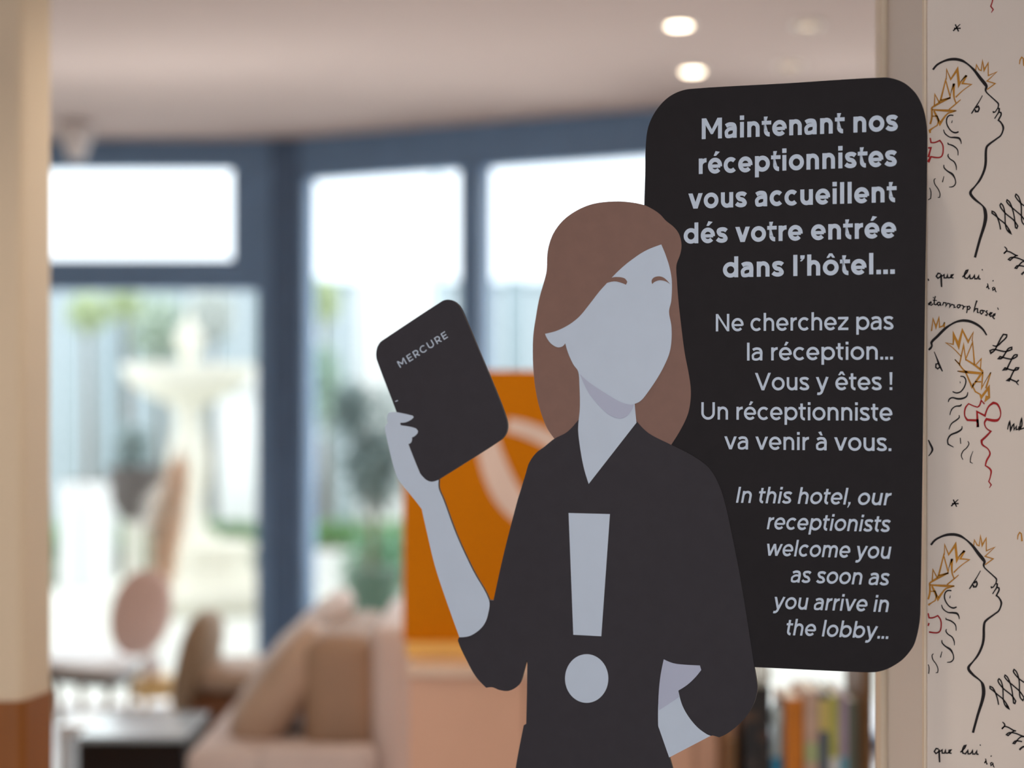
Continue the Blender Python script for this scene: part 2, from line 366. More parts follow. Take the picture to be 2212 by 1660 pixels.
spot(165, 272, 345, 6.95, 'small grey cone-shaped spotlight beside the beige pillar', mat('grey_lamp', (236, 230, 228), 0.5))
spot(1372, 264, 318, 6.9, 'small taupe cone-shaped spotlight beside the black sign', mat('taupe_lamp', (214, 192, 180), 0.5))

# ---------------------------------------------------------------- furniture
M_leather = mat('tan_leather', (182, 154, 132), 0.55, var=0.06, scale=10, bump=0.1)
M_brown = mat('brown_velvet', (156, 130, 104), 0.7, var=0.08)
M_blush = mat('blush_fabric', (212, 194, 186), 0.75, var=0.05)
M_pink = mat('dusty_pink_shell', (232, 200, 188), 0.6, var=0.04)
M_wood = mat('light_oak', (190, 170, 136), 0.5, var=0.1)
M_black = mat('black_lacquer', (16, 16, 18), 0.25, var=0.1)
# black box table
d0 = PD(1593, 0.45); d1 = PD(1541, 0.45)
bt = empty('side_table', (PX(280, d0), (d0 + d1) / 2, 0), 'black cube side table in front of the low white table', 'table')
xa, xb = PX(166, d0), PX(398, d0)
finish('table_body', bx(xa, xb, d0, d1, 0, 0.436, bev=0.006), M_black, bt)
finish('tabletop', bx(xa - 0.004, xb + 0.004, d0 - 0.004, d1 + 0.01, 0.436, 0.452, bev=0.004), mat('grey_glass_top', (176, 190, 200), 0.2, var=0.03), bt)
# low white table behind it
wt = empty('coffee_table', (PX(250, 5.14), 5.14, 0), 'low white table behind the black cube table', 'table')
z = 0.40; da = 5.04; db = 5.24
xl, xr = PX(121, da), PX(380, da)
finish('tabletop', bx(xl, xr, da, db, z - 0.035, z, bev=0.006), mat('glossy_white_lacquer', (248, 248, 250), 0.15), wt)
for sx_ in (xl + 0.0, xr - 0.03): finish('side_panel', bx(sx_, sx_ + 0.03, da + 0.01, db - 0.01, 0, z - 0.035, bev=0.003), M_white, wt)

# lounge chair with the round pink back, facing left
d = 6.0
lc = empty('lounge_chair', (PX(215, d), d, 0), 'lounge chair with oval pink shell back and dark seat edge', 'chair')
cx_, cz_ = PX(305, d), PZ(1325, d)
finish('backrest', blob(cx_, d, cz_, 0.045, 0.115, 0.165, 2.1, M=Matrix.Rotation(R(12), 4, 'Y') @ Matrix.Rotation(R(-62), 4, 'Z')), M_pink, lc, True)
finish('seat', blob(PX(195, d), d, PZ(1430, d), 0.16, 0.23, 0.032, 3, M=Matrix.Rotation(R(7), 4, 'Y')), M_white, lc, True)
finish('seat_base', blob(PX(195, d), d - 0.01, PZ(1447, d), 0.165, 0.235, 0.022, 4, M=Matrix.Rotation(R(7), 4, 'Y')), mat('dark_brown_seat', (64, 50, 44), 0.5), lc, True)
for (px, dd, fx_) in ((142, d - 0.16, 168), (262, d - 0.16, 250), (142, d + 0.18, 152), (262, d + 0.18, 250)):
    finish('leg', tube([(PX(px, d), dd, PZ(1450, d)), (PX(fx_ + (10 if px < 200 else -6), d), dd, 0.0)], [0.013, 0.009]), M_wood, lc, True)
# tray stool with vase and pampas
d = 6.7; sx0, sx1 = PX(286, d), PX(378, d); zt_ = PZ(1462, d)
st = empty('drum_table', ((sx0 + sx1) / 2, d, 0), 'small golden table under the white vase', 'table')
M_gold = mat('golden_oak', (226, 184, 120), 0.4, var=0.08)
finish('table_drum', lathe([(0.085, PZ(1505, d)), (0.088, zt_ - 0.012), (0.095, zt_ - 0.01), (0.095, zt_), (0.01, zt_ + 0.0005)], (sx0 + sx1) / 2, d, 32), M_gold, st, True)
for a in range(3):
    an = a * 2.094 + 0.3; c0 = Vector(((sx0 + sx1) / 2, d, 0))
    finish('leg', tube([c0 + Vector((0.07 * math.cos(an), 0.07 * math.sin(an), PZ(1504, d))), c0 + Vector((0.085 * math.cos(an), 0.085 * math.sin(an), 0))], 0.007), M_gold, st, True)
vx = (sx0 + sx1) / 2 - 0.01
vs = empty('vase', (vx, d, zt_), 'small round white vase standing on the golden table', 'vase')
finish('vase_body', lathe([(0.02, zt_ + 0.001), (0.042, zt_ + 0.02), (0.048, zt_ + 0.045), (0.036, zt_ + 0.075), (0.016, zt_ + 0.088), (0.019, zt_ + 0.1), (0.012, zt_ + 0.1)], vx, d, 32), mat('glossy_white_ceramic', (246, 240, 244), 0.15), vs, True)
pg = empty('pampas_stems', (vx, d, zt_ + 0.09), 'tall peach and cream pampas plumes rising from the white vase', 'dried flowers')
def plume(pts, rad, m, nn, name):
    P_ = [Vector(p) for p in pts]; bm = bmesh.new()
    for _ in range(nn):
        t = random.random() ** 0.8 * (len(P_) - 1); i = min(int(t), len(P_) - 2); c = P_[i].lerp(P_[i + 1], t - i)
        k = math.sin(min(1, t / (len(P_) - 1) * 0.95 + 0.12) * math.pi) * rad + 0.008
        a = random.uniform(0, 6.28); dn = Vector((math.cos(a), math.sin(a), random.uniform(0.5, 1.4))).normalized() * k * 1.5
        s = Vector((-math.sin(a), math.cos(a), 0)) * 0.006
        v = [bm.verts.new(c - s), bm.verts.new(c + s), bm.verts.new(c + dn)]
        bm.faces.new(v)
    finish(name, bm, m, pg, kind='stuff')
M_peach = mat('peach_plume', (255, 240, 224), 0.9, var=0.02); M_cream = mat('cream_plume', (255, 252, 248), 0.9, var=0.03)
for m_ in (M_peach, M_cream):
    n_ = m_.node_tree; b_n = n_.nodes['Principled BSDF']; tl = n_.nodes.new('ShaderNodeBsdfTranslucent'); mxx = n_.nodes.new('ShaderNodeMixShader'); mxx.inputs[0].default_value = 0.85
    n_.links.new(b_n.inputs['Base Color'].links[0].from_socket, tl.inputs['Color']); n_.links.new(b_n.outputs[0], mxx.inputs[1]); n_.links.new(tl.outputs[0], mxx.inputs[2]); n_.links.new(mxx.outputs[0], n_.nodes['Material Output'].inputs['Surface'])
finish('stem', tube([(vx, d, zt_ + 0.06), (vx + 0.03, d, PZ(1300, d)), (PX(372, d), d, PZ(1180, d))], 0.004), M_peach, pg)
finish('stem', tube([(vx, d, zt_ + 0.06), (vx + 0.01, d, PZ(1320, d)), (PX(352, d), d, PZ(1200, d))], 0.004), M_peach, pg)
plume([(vx + 0.03, d, PZ(1330, d)), (PX(362, d), d, PZ(1200, d)), (PX(384, d), d, PZ(1050, d)), (PX(392, d), d, PZ(965, d))], 0.085, M_peach, 1700, 'plume')
plume([(PX(345, d), d + 0.03, PZ(1240, d)), (PX(352, d), d + 0.03, PZ(1130, d)), (PX(400, d), d + 0.03, PZ(1000, d))], 0.10, M_cream, 1500, 'plume')

# brown armchair behind the black table
d = 5.55
ac = empty('armchair', (PX(470, d), d, 0), 'brown armchair with upright rounded back behind the sofa', 'chair')
finish('backrest', blob(PX(428, d), d, PZ(1432, d), 0.055, 0.17, 0.18, 2.8, M=Matrix.Rotation(R(12), 4, 'Y') @ Matrix.Rotation(R(-4), 4, 'Z')), M_brown, ac, True)
finish('seat', blob(PX(520, d), d + 0.06, PZ(1462, d), 0.17, 0.20, 0.045, 3.5), M_leather, ac, True)
finish('seat_base', blob(PX(505, d), d + 0.05, PZ(1530, d), 0.16, 0.19, 0.075, 5), mat('seat_shade_brown', (122, 74, 40), 0.55), ac, True)  # orange-brown shade under the seat put into the base colour
for a, b_ in ((-0.13, -0.18), (0.13, -0.18), (-0.13, 0.18), (0.13, 0.18)):
    finish('leg', tube([(PX(505, d) + a, d + b_, PZ(1540, d)), (PX(505, d) + a * 1.1, d + b_ * 1.1, 0)], [0.016, 0.011]), M_wood, ac, True)

# sofa seen end-on, seat facing the windows' left
d = 4.75
so = empty('sofa', (PX(650, d), d, 0), 'tan leather sofa with high padded end beside the orange screen', 'sofa')
sx1 = PX(884, 4.55)
finish('sofa_base', bx(PX(415, 4.45), sx1 - 0.02, 4.47, 5.25, 0.08, 0.32, bev=0.03, seg=3), mat('gap_shade_brown', (70, 52, 40), 0.7), so, True)  # dark tone stands for the shade in the sofa gaps
finish('seat_cushion', bx(PX(402, 4.45), PX(690, 4.45), 4.43, 5.2, 0.32, PZ(1625, 4.43), bev=0.03, seg=4), M_blush, so, True)
finish('armrest', bx(PX(560, 4.45), PX(812, 4.45), 4.40, 4.50, 0.1, PZ(1618, 4.40), bev=0.03, seg=4), M_blush, so, True)
finish('gap_shade_panel', bx(PX(540, 4.7), sx1 - 0.03, 5.17, 5.25, 0.3, PZ(1400, 5.2), bev=0.025, seg=3), mat('gap_shade_brown', (70, 52, 40)), so, True)  # dark panel added to imitate the black shade between cushion and back
M_sofa_lit = mat('lit_sofa_end', (206, 188, 180), 0.6, var=0.03)  # light and shadow on the sofa back put into two colours
finish('back_cushion', box(bmesh.new(), -0.11, 0.11, -0.33, 0.33, 0.24, PZ(1372, 4.6), bev=0.07, seg=5, M=Matrix.Translation((PX(735, 4.55), 4.87, 0))), mat('shaded_leather_back', (160, 130, 106), 0.6), so, True)
finish('backrest', box(bmesh.new(), -0.055, 0.055, -0.36, 0.36, 0.10, PZ(1352, 4.6), bev=0.035, seg=5, M=Matrix.Translation((sx1 - 0.055, 4.9, 0))), M_sofa_lit, so, True)
for a, b_ in ((PX(430, 4.5), 4.52), (sx1 - 0.06, 4.52), (PX(430, 4.5), 5.18), (sx1 - 0.06, 5.18)):
    finish('leg', tube([(a, b_, 0.09), (a, b_, 0)], 0.018), M_wood, so, True)
cu = finish('cushion', blob(PX(612, d), d - 0.02, PZ(1478, d), 0.085, 0.17, 0.205, 3.0, M=Matrix.Rotation(R(36), 4, 'Y') @ Matrix.Rotation(R(8), 4, 'Z')), M_leather, None, True,
       label='large tan leather cushion leaning against the sofa back', cat='cushion')
finish('cushion', blob(PX(690, 5.1), 5.12, PZ(1345, 5.1), 0.05, 0.13, 0.13, 2.8, M=Matrix.Rotation(R(48), 4, 'Y')), mat('highlight_white', (240, 234, 234), 0.8), None, True,
       label='off-white form standing for the pale highlight behind the tan cushion', cat='cushion')  # added pillow shape stands for a whitish highlight haze

# counter with the orange screen
ct = PD(1442, 0.76)
co = empty('reception_counter', (0.15, ct + 0.2, 0), 'tan panelled counter with pale top below the orange screen', 'counter')
M_tan = mat('tan_counter_front', (226, 178, 150), 0.5, var=0.05, scale=3)
cxl, cxr = PX(884, ct), PX(1606, ct)
finish('counter_body', bx(cxl, cxr, ct, ct + 0.42, 0, 0.735, bev=0.004), M_tan, co)
finish('countertop', bx(cxl - 0.006, cxr + 0.006, ct - 0.008, ct + 0.43, 0.735, 0.762, bev=0.004), mat('pale_counter_top', (226, 196, 172), 0.3), co)
for px in (1136, 1500):
    xx = PX(px, ct); finish('front_batten', bx(xx - 0.004, xx + 0.004, ct - 0.005, ct + 0.002, 0.02, 0.733, bev=0.001), mat('tan_batten', (190, 148, 122), 0.5), co)
sd = ct + 0.16
scn = empty('display_screen', (0.2, sd, 0.762), 'upright orange panel with pale curved brush strokes on the counter', 'panel')
M_orange = mat('orange_panel', (212, 124, 0), 0.8, var=0.05, scale=2, spec=0.15)
sz1 = PZ(800, sd); sxl, sxr = PX(870, sd), PX(1520, sd)
finish('panel_board', bx(sxl, sxr, sd, sd + 0.03, 0.80, sz1, bev=0.004), M_orange, scn)
finish('panel_lower_band', bx(sxl + 0.01, sxr - 0.01, sd - 0.03, sd + 0.06, 0.762, 0.80, bev=0.005), mat('yellow_band', (246, 190, 92), 0.35), scn)  # bright yellow band along the panel's lower edge

# ---------------------------------------------------------------- flat strokes
def cr(pts, n=8, ang=38.0, closed=False):
    """Catmull-Rom through the points, keeping sharp corners sharp; points may carry extra columns"""
    N = len(pts); P_ = [tuple(p) for p in pts]
    def g(i): return P_[i % N] if closed else P_[max(0, min(N - 1, i))]
    def corner(i):
        if not closed and (i <= 0 or i >= N - 1): return True
        a, b, c = g(i - 1), g(i), g(i + 1)
        v1 = Vector((b[0] - a[0], b[1] - a[1])); v2 = Vector((c[0] - b[0], c[1] - b[1]))
        if v1.length < 1e-9 or v2.length < 1e-9: return True
        return abs(math.degrees(v1.angle(v2))) > ang
    out = []
    for i in range(N if closed else N - 1):
        p1, p2 = g(i), g(i + 1); c1, c2 = corner(i % N), corner((i + 1) % N)
        if c1 and c2: out.append(p1); continue
        L = math.hypot(p2[0] - p1[0], p2[1] - p1[1])
        def tan(k, is_c, other):
            if is_c: return None
            a, b = g(k - 1), g(k + 1)
            la = math.hypot(g(k)[0] - a[0], g(k)[1] - a[1]); lb = math.hypot(b[0] - g(k)[0], b[1] - g(k)[1])
            return tuple((b[j] - a[j]) / (la + lb + 1e-9) * L for j in range(len(p1)))
        m1, m2 = tan(i, c1, p2), tan(i + 1, c2, p1)
        ch = tuple(p2[j] - p1[j] for j in range(len(p1)))
        if m1 is None: m1 = tuple(1.5 * ch[j] - 0.5 * m2[j] for j in range(len(p1)))
        if m2 is None: m2 = tuple(1.5 * ch[j] - 0.5 * m1[j] for j in range(len(p1)))
        for k in range(n):
            t = k / n; t2 = t * t; t3 = t2 * t
            out.append(tuple((2 * t3 - 3 * t2 + 1) * p1[j] + (t3 - 2 * t2 + t) * m1[j] + (-2 * t3 + 3 * t2) * p2[j] + (t3 - t2) * m2[j] for j in range(len(p1))))
    if not closed: out.append(P_[-1])
    return out
def ribbon(bm, pts, width, to3, closed=False):
    """flat strip along a 2-D polyline; width a number or the third column of the points"""
    Q = []
    for p in pts:
        if not Q or math.hypot(p[0] - Q[-1][0], p[1] - Q[-1][1]) > 1e-7: Q.append(p)
    N = len(Q)
    if N < 2: return
    L, Rr = [], []
    for i, p in enumerate(Q):
        wd = (p[2] if width is None else width) / 2
        a = Q[i - 1] if i > 0 else (Q[-1] if closed else None); b = Q[i + 1] if i < N - 1 else (Q[0] if closed else None)
        d1 = (Vector((p[0] - a[0], p[1] - a[1])).normalized() if a else None); d2 = (Vector((b[0] - p[0], b[1] - p[1])).normalized() if b else None)
        if d1 is None: d1 = d2
        if d2 is None: d2 = d1
        n1 = Vector((-d1.y, d1.x)); n2 = Vector((-d2.y, d2.x)); m = n1 + n2
        if m.length < 0.3: m = n2.copy(); k = 1
        else:
            m.normalize(); k = min(1 / max(m.dot(n2), 0.2), 2.6)
        L.append(bm.verts.new(to3(p[0] + m.x * wd * k, p[1] + m.y * wd * k))); Rr.append(bm.verts.new(to3(p[0] - m.x * wd * k, p[1] - m.y * wd * k)))
    for i in range(N - 1): bm.faces.new((L[i], Rr[i], Rr[i + 1], L[i + 1]))
    if closed: bm.faces.new((L[-1], Rr[-1], Rr[0], L[0]))
def polyface(bm, pts, to3):
    from mathutils.geometry import tessellate_polygon
    vs = [bm.verts.new(to3(p[0], p[1])) for p in pts]
    for t in tessellate_polygon([[Vector((p[0], p[1], 0)) for p in pts]]):
        try: bm.faces.new([vs[i] for i in t])
        except ValueError: pass

# pale brush strokes on the orange panel
def on_screen(px, py): return Vector((PX(px, sd), sd - 0.001, PZ(py, sd)))
M_stroke = mat('pale_brush_stroke', (240, 214, 200), 0.6, var=0.05)
for stroke in ([(1052, 880, 26), (1050, 940, 44), (1068, 1010, 56), (1100, 1075, 58), (1150, 1130, 40), (1200, 1160, 30)],
               [(1095, 918, 30), (1140, 930, 34), (1185, 950, 36), (1240, 990, 30), (1300, 1040, 20)]):
    bm = bmesh.new(); ribbon(bm, cr(stroke), None, on_screen); finish('brush_stroke', bm, M_stroke, scn)

# ---------------------------------------------------------------- shelf with books at the right
d = 3.75
sb = empty('bookshelf', (0.75, d, 0), 'open wooden bookshelf behind the lower edge of the sign', 'shelf')
M_shelfwood = mat('brown_shelf_wood', (112, 78, 40), 0.5, var=0.12, stretch=(8, 8, 0.7))
zs = PZ(1760, d); ztop = PZ(1500, d)
xs0, xs1 = PX(1600, d), PX(1886, d)
finish('side_panel', bx(xs1 - 0.025, xs1, d, d + 0.20, 0, PZ(1380, d), bev=0.002), M_shelfwood, sb)
finish('side_panel', bx(xs0 - 0.03, xs0 - 0.01, d, d + 0.20, 0, PZ(1600, d), bev=0.002), M_shelfwood, sb)
for z in (0.04, zs - 0.02): finish('shelf_board', bx(xs0 - 0.01, xs1 - 0.025, d, d + 0.20, z - 0.02, z, bev=0.002), M_shelfwood, sb)
def book(x0, x1, ytop, col, label, lean=0, dy=0.0, band=None):
    zt2 = PZ(ytop, d)
    b = empty('book', ((x0 + x1) / 2, d + 0.1, zs - 0.02), label, 'book', 'books on the shelf below the sign')
    Mx = Matrix.Translation(((x0 + x1) / 2, d + 0.03 + dy, zs - 0.02)) @ Matrix.Rotation(R(lean), 4, 'Y')
    h = zt2 - zs + 0.02; t = (x1 - x0) / 2; m = mat('cover_' + label.split()[0] + str(col[0]), col, 0.45, var=0.1, scale=30)
    for s in (-1, 1): finish('cover', box(bmesh.new(), s * t - (0.002 if s > 0 else 0), s * t + (0 if s > 0 else 0.002), 0, 0.17, 0, h, M=Mx), m, b)
    finish('spine', box(bmesh.new(), -t, t, -0.003, 0.001, 0, h, bev=0.001, M=Mx), m, b)
    finish('pages', box(bmesh.new(), -t + 0.002, t - 0.002, 0.001, 0.165, 0.003, h - 0.004, M=Mx), mat('paper', (226, 220, 206), 0.8), b)
    if band:
        for f0, f1, c2 in band: finish('spine_band', box(bmesh.new(), -t, t, -0.0045, -0.0028, h * f0, h * f1, M=Mx), mat('band%d%d%d' % c2, c2, 0.4), b)
book(PX(1613, d), PX(1640, d), 1492, (22, 22, 26), 'black thick book beside the counter end', band=[(0.75, 0.82, (84, 60, 44)), (0.4, 0.46, (60, 50, 48))])
book(PX(1641, d), PX(1668, d), 1490, (30, 24, 24), 'dark brown-black book next to the glass bottle', band=[(0.6, 0.66, (70, 46, 36))])
book(PX(1702, d), PX(1740, d), 1516, (208, 122, 14), 'orange thick book right of the glass bottle')
book(PX(1743, d), PX(1772, d), 1500, (206, 176, 158), 'blush and green patterned book right of the orange one', band=[(0.1, 0.35, (120, 150, 160)), (0.45, 0.6, (176, 190, 140))])
book(PX(1774, d), PX(1796, d), 1502, (92, 104, 118), 'slate blue book in the middle of the magazines', band=[(0.7, 0.95, (214, 196, 120)), (0.15, 0.3, (120, 176, 200))])
book(PX(1798, d), PX(1816, d), 1510, (190, 192, 96), 'yellow-green slim book among the magazines', band=[(0.05, 0.3, (120, 180, 206)), (0.35, 0.5, (236, 236, 236))])
book(PX(1818, d), PX(1836, d), 1506, (176, 160, 184), 'lilac slim book among the magazines', band=[(0.0, 0.25, (226, 182, 196)), (0.3, 0.5, (110, 176, 204))])
book(PX(1838, d), PX(1858, d), 1520, (110, 116, 104), 'grey-green book leaning by the shelf side', band=[(0.0, 0.3, (230, 236, 236))])
bo = empty('glass_bottle', (PX(1684, d), d + 0.05, zs - 0.02), 'pale glass bottle with blue liquid between dark and orange books', 'bottle')
bxx = PX(1684, d); zz = zs - 0.02
M_bott = mat('pale_bottle_glass', (206, 228, 234), 0.08, var=0.02)
finish('bottle_body', lathe([(0.012, zz + 0.0005), (0.0135, zz + 0.005), (0.0135, PZ(1660, d)), (0.012, PZ(1645, d))], bxx, d + 0.05, 24), mat('blue_liquid', (20, 150, 200), 0.15), bo, True)
finish('bottle_neck', lathe([(0.012, PZ(1645, d)), (0.011, PZ(1590, d)), (0.014, PZ(1565, d)), (0.0148, PZ(1552, d)), (0.011, PZ(1538, d)), (0.004, PZ(1524, d))], bxx, d + 0.05, 24), M_bott, bo, True)
zj = PZ(1490, d)  # pale jar shape covering a bright blob above the books
gv = empty('bright_jar_shape', (PX(1650, d), d + 0.08, zj), 'bright pale jar shape on top of the black books', 'jar')
finish('jar_body', lathe([(0.015, zj), (0.022, zj + 0.004), (0.026, zj + 0.02), (0.024, zj + 0.04), (0.016, zj + 0.05)], PX(1642, d + 0.08), d + 0.08, 24), mat('bright_blob_white', (236, 246, 246), 0.1), gv, True)
finish('jar_lid', lathe([(0.017, zj + 0.05), (0.017, zj + 0.058), (0.01, zj + 0.06)], PX(1642, d + 0.08), d + 0.08, 24), mat('jar_lid_grey', (190, 200, 200), 0.3), gv, True)

# ---------------------------------------------------------------- the sign: plane geometry
TH = R(16.0)
SP0 = Vector((PX(2000, 2.0), 2.0, EYE))
SU = Vector((math.cos(TH), -math.sin(TH), 0)); SN = Vector((-math.sin(TH), -math.cos(TH), 0))   # SN faces the viewer
LAY = 0.00035
def uv(px, py):
    """size-true coordinates on the board (metres along it, metres up)"""
    k = (px - CX) / F; s = (k * SP0.y - SP0.x) / (SU.x - k * SU.y)
    dd = SP0.y + SU.y * s; return (s, EYE - (py - HY) / F * dd)
def on_board(layer):
    def f(u, v): return Vector((SP0.x, SP0.y, 0)) + SU * u + Vector((0, 0, v)) + SN * (layer * LAY)
    return f
M_panel = mat('sign_black_print', (36, 34, 37), 0.65, var=0.05, scale=60, spec=0.12)
M_print_lit = mat('sign_black_print_lit', (54, 52, 58), 0.65, var=0.05, scale=60, spec=0.15)  # same black print, with the light on it put into a lighter colour
M_hair = mat('sign_brown_print', (124, 94, 84), 0.5, var=0.04, scale=60, spec=0.35)
M_skin = mat('sign_pale_grey_print', (188, 203, 222), 0.5, var=0.015, scale=30, spec=0.35)
M_shade = mat('sign_mauve_print', (172, 180, 204), 0.5, var=0.015, scale=30, spec=0.35)
M_edge = mat('board_edge_brown', (58, 46, 38), 0.6, var=0.2, scale=80)
sg = empty('receptionist_sign', (SP0.x - 0.35, SP0.y + 0.1, 0), 'black cut-out board of a brown-haired receptionist holding a tablet, with white lettering', 'sign')

def slab(name, pts, layer, m, closed_ang=38.0, thick=0.005, n=5, label=None, smooth=True, parent=sg):
    U = [uv(*p) for p in pts]
    if smooth: U = cr(U, n, closed_ang, True)
    f = on_board(layer); bm = bmesh.new()
    from mathutils.geometry import tessellate_polygon
    fr_ = [bm.verts.new(f(*p)) for p in U]
    for t in tessellate_polygon([[Vector((p[0], p[1], 0)) for p in U]]):
        try: bm.faces.new([fr_[i] for i in t]).material_index = 0
        except ValueError: pass
    if thick:
        bk = [bm.verts.new(f(*p) - SN * (thick + layer * LAY)) for p in U]
        N = len(U)
        for i in range(N):
            bm.faces.new((fr_[i], fr_[(i + 1) % N], bk[(i + 1) % N], bk[i])).material_index = 1
        for t in tessellate_polygon([[Vector((p[0], p[1], 0)) for p in U]]):
            try: bm.faces.new([bk[i] for i in t][::-1]).material_index = 1
            except ValueError: pass
    return finish(name, bm, [m, M_edge], parent, label=label)

panel = [(1391.6, 470), (1391.6, 439), (1393.5, 380), (1395, 312), (1400.3, 274.4), (1414.7, 242.6), (1437.9, 215), (1463.9, 199), (1492.8, 192), (1700, 180), (1909.5, 167.4), (1938.5, 172.5), (1961.6, 185), (1981.9, 207),
         (1996.3, 240), (2002.5, 280), (2003, 323.6), (1998.5, 630), (1992.5, 1020), (1988, 1323.8), (1985.2, 1352.8), (1976, 1390), (1964, 1410), (1948, 1427), (1926, 1441.5), (1906, 1449.7), (1886.3, 1453), (1838.6, 1452),
         (1629.7, 1442), (1560, 1439), (1400, 1300), (1391, 900)]
slab('speech_panel', panel, 0, M_panel)
hair = [(1151, 760), (1152, 725.5), (1156.4, 693), (1165, 645), (1176, 606), (1180.7, 584.5), (1182, 552), (1185.7, 530), (1195.5, 504), (1212.8, 480), (1234.5, 461.8), (1262.8, 446.7), (1291, 438.6), (1327.9, 435.3), (1356, 436.5), (1388.6, 442.3),
        (1408, 451), (1425.5, 463), (1438.5, 477), (1455.9, 491), (1466.8, 506), (1472.2, 528), (1470, 547.6), (1461.3, 573.6), (1462.4, 606), (1464.6, 638.7), (1469, 682), (1478.7, 760), (1488.5, 811.6), (1492.4, 844), (1490.6, 874.5),
        (1484, 900.6), (1469, 931), (1450, 961.4), (1401.6, 950), (1375, 930), (1250, 930), (1224.8, 945), (1197.7, 948.3), (1180.3, 922.3), (1165, 878.9), (1156.4, 837.7), (1152, 794)]
slab('hair', hair, 1, M_hair, 45, label='long brown hair shape')
shirt = [(1250, 907), (1375, 910), (1401.6, 936.4), (1450, 961.4), (1496, 985), (1532, 1012), (1558, 1060), (1580, 1150), (1603, 1270), (1629.9, 1443), (1635.6, 1479), (1635.6, 1494), (1628.9, 1519.3), (1612.5, 1548), (1591.3, 1570), (1570, 1585.8), (1553.7, 1593.5), (1540, 1589.6),
         (1535.4, 1590), (1525.8, 1585.8), (1506.5, 1571.3), (1487.2, 1548), (1473.7, 1523), (1465.6, 1492.3), (1485.3, 1479.7), (1502.6, 1463.4), (1515, 1448), (1512.3, 1438), (1468, 1435.4), (1452.5, 1432.5), (1434.2, 1424.8),
         (1426.5, 1465.3), (1422.6, 1513.5), (1422, 1567.5), (1424.6, 1576), (1445.8, 1636.8), (1452.5, 1660), (1490, 1790), (1540, 2000), (1590, 2260), (1060, 2260), (1075, 2000), (1098, 1780), (1114.2, 1660), (1131.6, 1567.5), (1137, 1564.6), (1139.3, 1436.4), (1137.7, 1425.8),
         (1131.6, 1450), (1123.9, 1475), (1112.3, 1487.5), (1096.9, 1493.3), (1079.5, 1491.3), (1064, 1485.5), (1050.6, 1486.5), (1027.5, 1461.4), (1004.3, 1419), (989.9, 1386), (991.8, 1377.6), (1013.7, 1374.8), (1031.8, 1364.8), (1046.3, 1349.4),
         (1054.4, 1329.5), (1057, 1297), (1066.2, 1298), (1089.7, 1192), (1118.6, 1080), (1123.9, 1063), (1135.8, 1024), (1143.4, 1000), (1158.6, 978.7), (1176, 965.7), (1197.7, 948.3), (1224.8, 934)]
slab('shirt', shirt, 2, M_print_lit, 40, label='charcoal shirt and skirt shape')
face = [(1428.8, 528.5), (1438.5, 552), (1447.2, 580), (1451.6, 608.3), (1450.5, 649.6), (1445.5, 673.4), (1450.5, 703.8), (1451, 734), (1447.2, 760), (1438.5, 783.4), (1421.2, 816), (1393, 857), (1382, 868), (1371.3, 872.8), (1373.9, 900.6), (1375.2, 913.6),
        (1272, 1046), (1260.6, 1007), (1252, 957), (1249.3, 924.5), (1253, 881), (1252, 831), (1249.3, 803), (1238.9, 787.7), (1228, 764), (1221.5, 742), (1215, 749), (1204, 750.5), (1191, 742.9), (1182.5, 732), (1177.7, 721.6), (1204, 714.7),
        (1230, 701.6), (1251.9, 684.3), (1273.6, 658), (1295.3, 630), (1313.8, 609.4), (1321.4, 600.7), (1338.7, 583.4), (1360.4, 565), (1393, 543)]
slab('face_and_neck', face, 3, M_skin, 40, thick=0.0, label='pale grey featureless face and neck')
slab('eyebrow', [(1311, 612), (1321.4, 600.7), (1336.5, 599), (1349.6, 601.8), (1355.6, 609.4), (1352.8, 615.5), (1343, 611.6), (1327.9, 608.3)], 4, M_hair, 60, 0)
slab('eyebrow', [(1409.2, 614.4), (1408.2, 606), (1413.6, 599.7), (1425.5, 597.5), (1436.4, 601.8), (1448.3, 614.8), (1438.5, 608.3), (1425.5, 606), (1414.7, 609.4)], 4, M_hair, 60, 0)
slab('chin_band', [(1253, 808.4), (1273.6, 826.8), (1306, 848.5), (1338.7, 868), (1360.4, 874.5), (1370.2, 873.5), (1367, 883), (1358, 896), (1345, 903.8), (1330, 902.8), (1312.7, 894), (1286.6, 868), (1269.3, 844)], 4, M_shade, 60, 0, label='mauve-grey crescent under the chin')
tablet = [(814.6, 778.3), (813, 764.5), (815.4, 750.6), (821.5, 740), (828.4, 734.5), (954.5, 651.5), (966.8, 647.7), (979, 650.2), (991, 660), (1000.6, 676.9), (1040, 770), (1077.4, 860), (1093.6, 904.6), (1096.2, 921.5), (1092.8, 936.9), (1082, 950.5), (951.4, 1033.7), (943.7, 1038.5), (933, 1041), (922.2, 1037.5), (913, 1029),
          (907.6, 1021.4), (883, 960), (851.5, 875)]
slab('tablet', tablet, 3, M_print_lit, 40, label='charcoal tablet held up in the hand')
arm = [(842, 891.5), (838.4, 896), (836.9, 904.6), (838.4, 913.8), (833, 921.5), (832.7, 930.7), (840.7, 967.6), (850, 1006), (859, 1032), (870, 1047.5), (911.4, 1099.8), (912.8, 1106), (923.3, 1152.3), (939.6, 1221), (961.3, 1288), (993, 1377), (1013.7, 1374.8), (1031.8, 1364.8), (1046.3, 1349.4), (1054.4, 1329.5), (1057, 1297),
       (1022.7, 1233.7), (986.6, 1156), (958.5, 1080), (948.3, 1055), (948.3, 1037), (933, 1041), (922.2, 1037.5), (913, 1029), (907.6, 1021.4), (883, 960), (888.4, 956.8), (890.7, 950.7), (890.7, 945.3), (896, 943), (902.2, 936.9), (903.7, 931.5), (897.6, 925.3), (866.9, 919.2), (865.3, 916), (866, 913.8), (876, 913),
       (888.4, 907.6), (894.5, 901.5), (892.2, 898.4), (856, 890.7)]
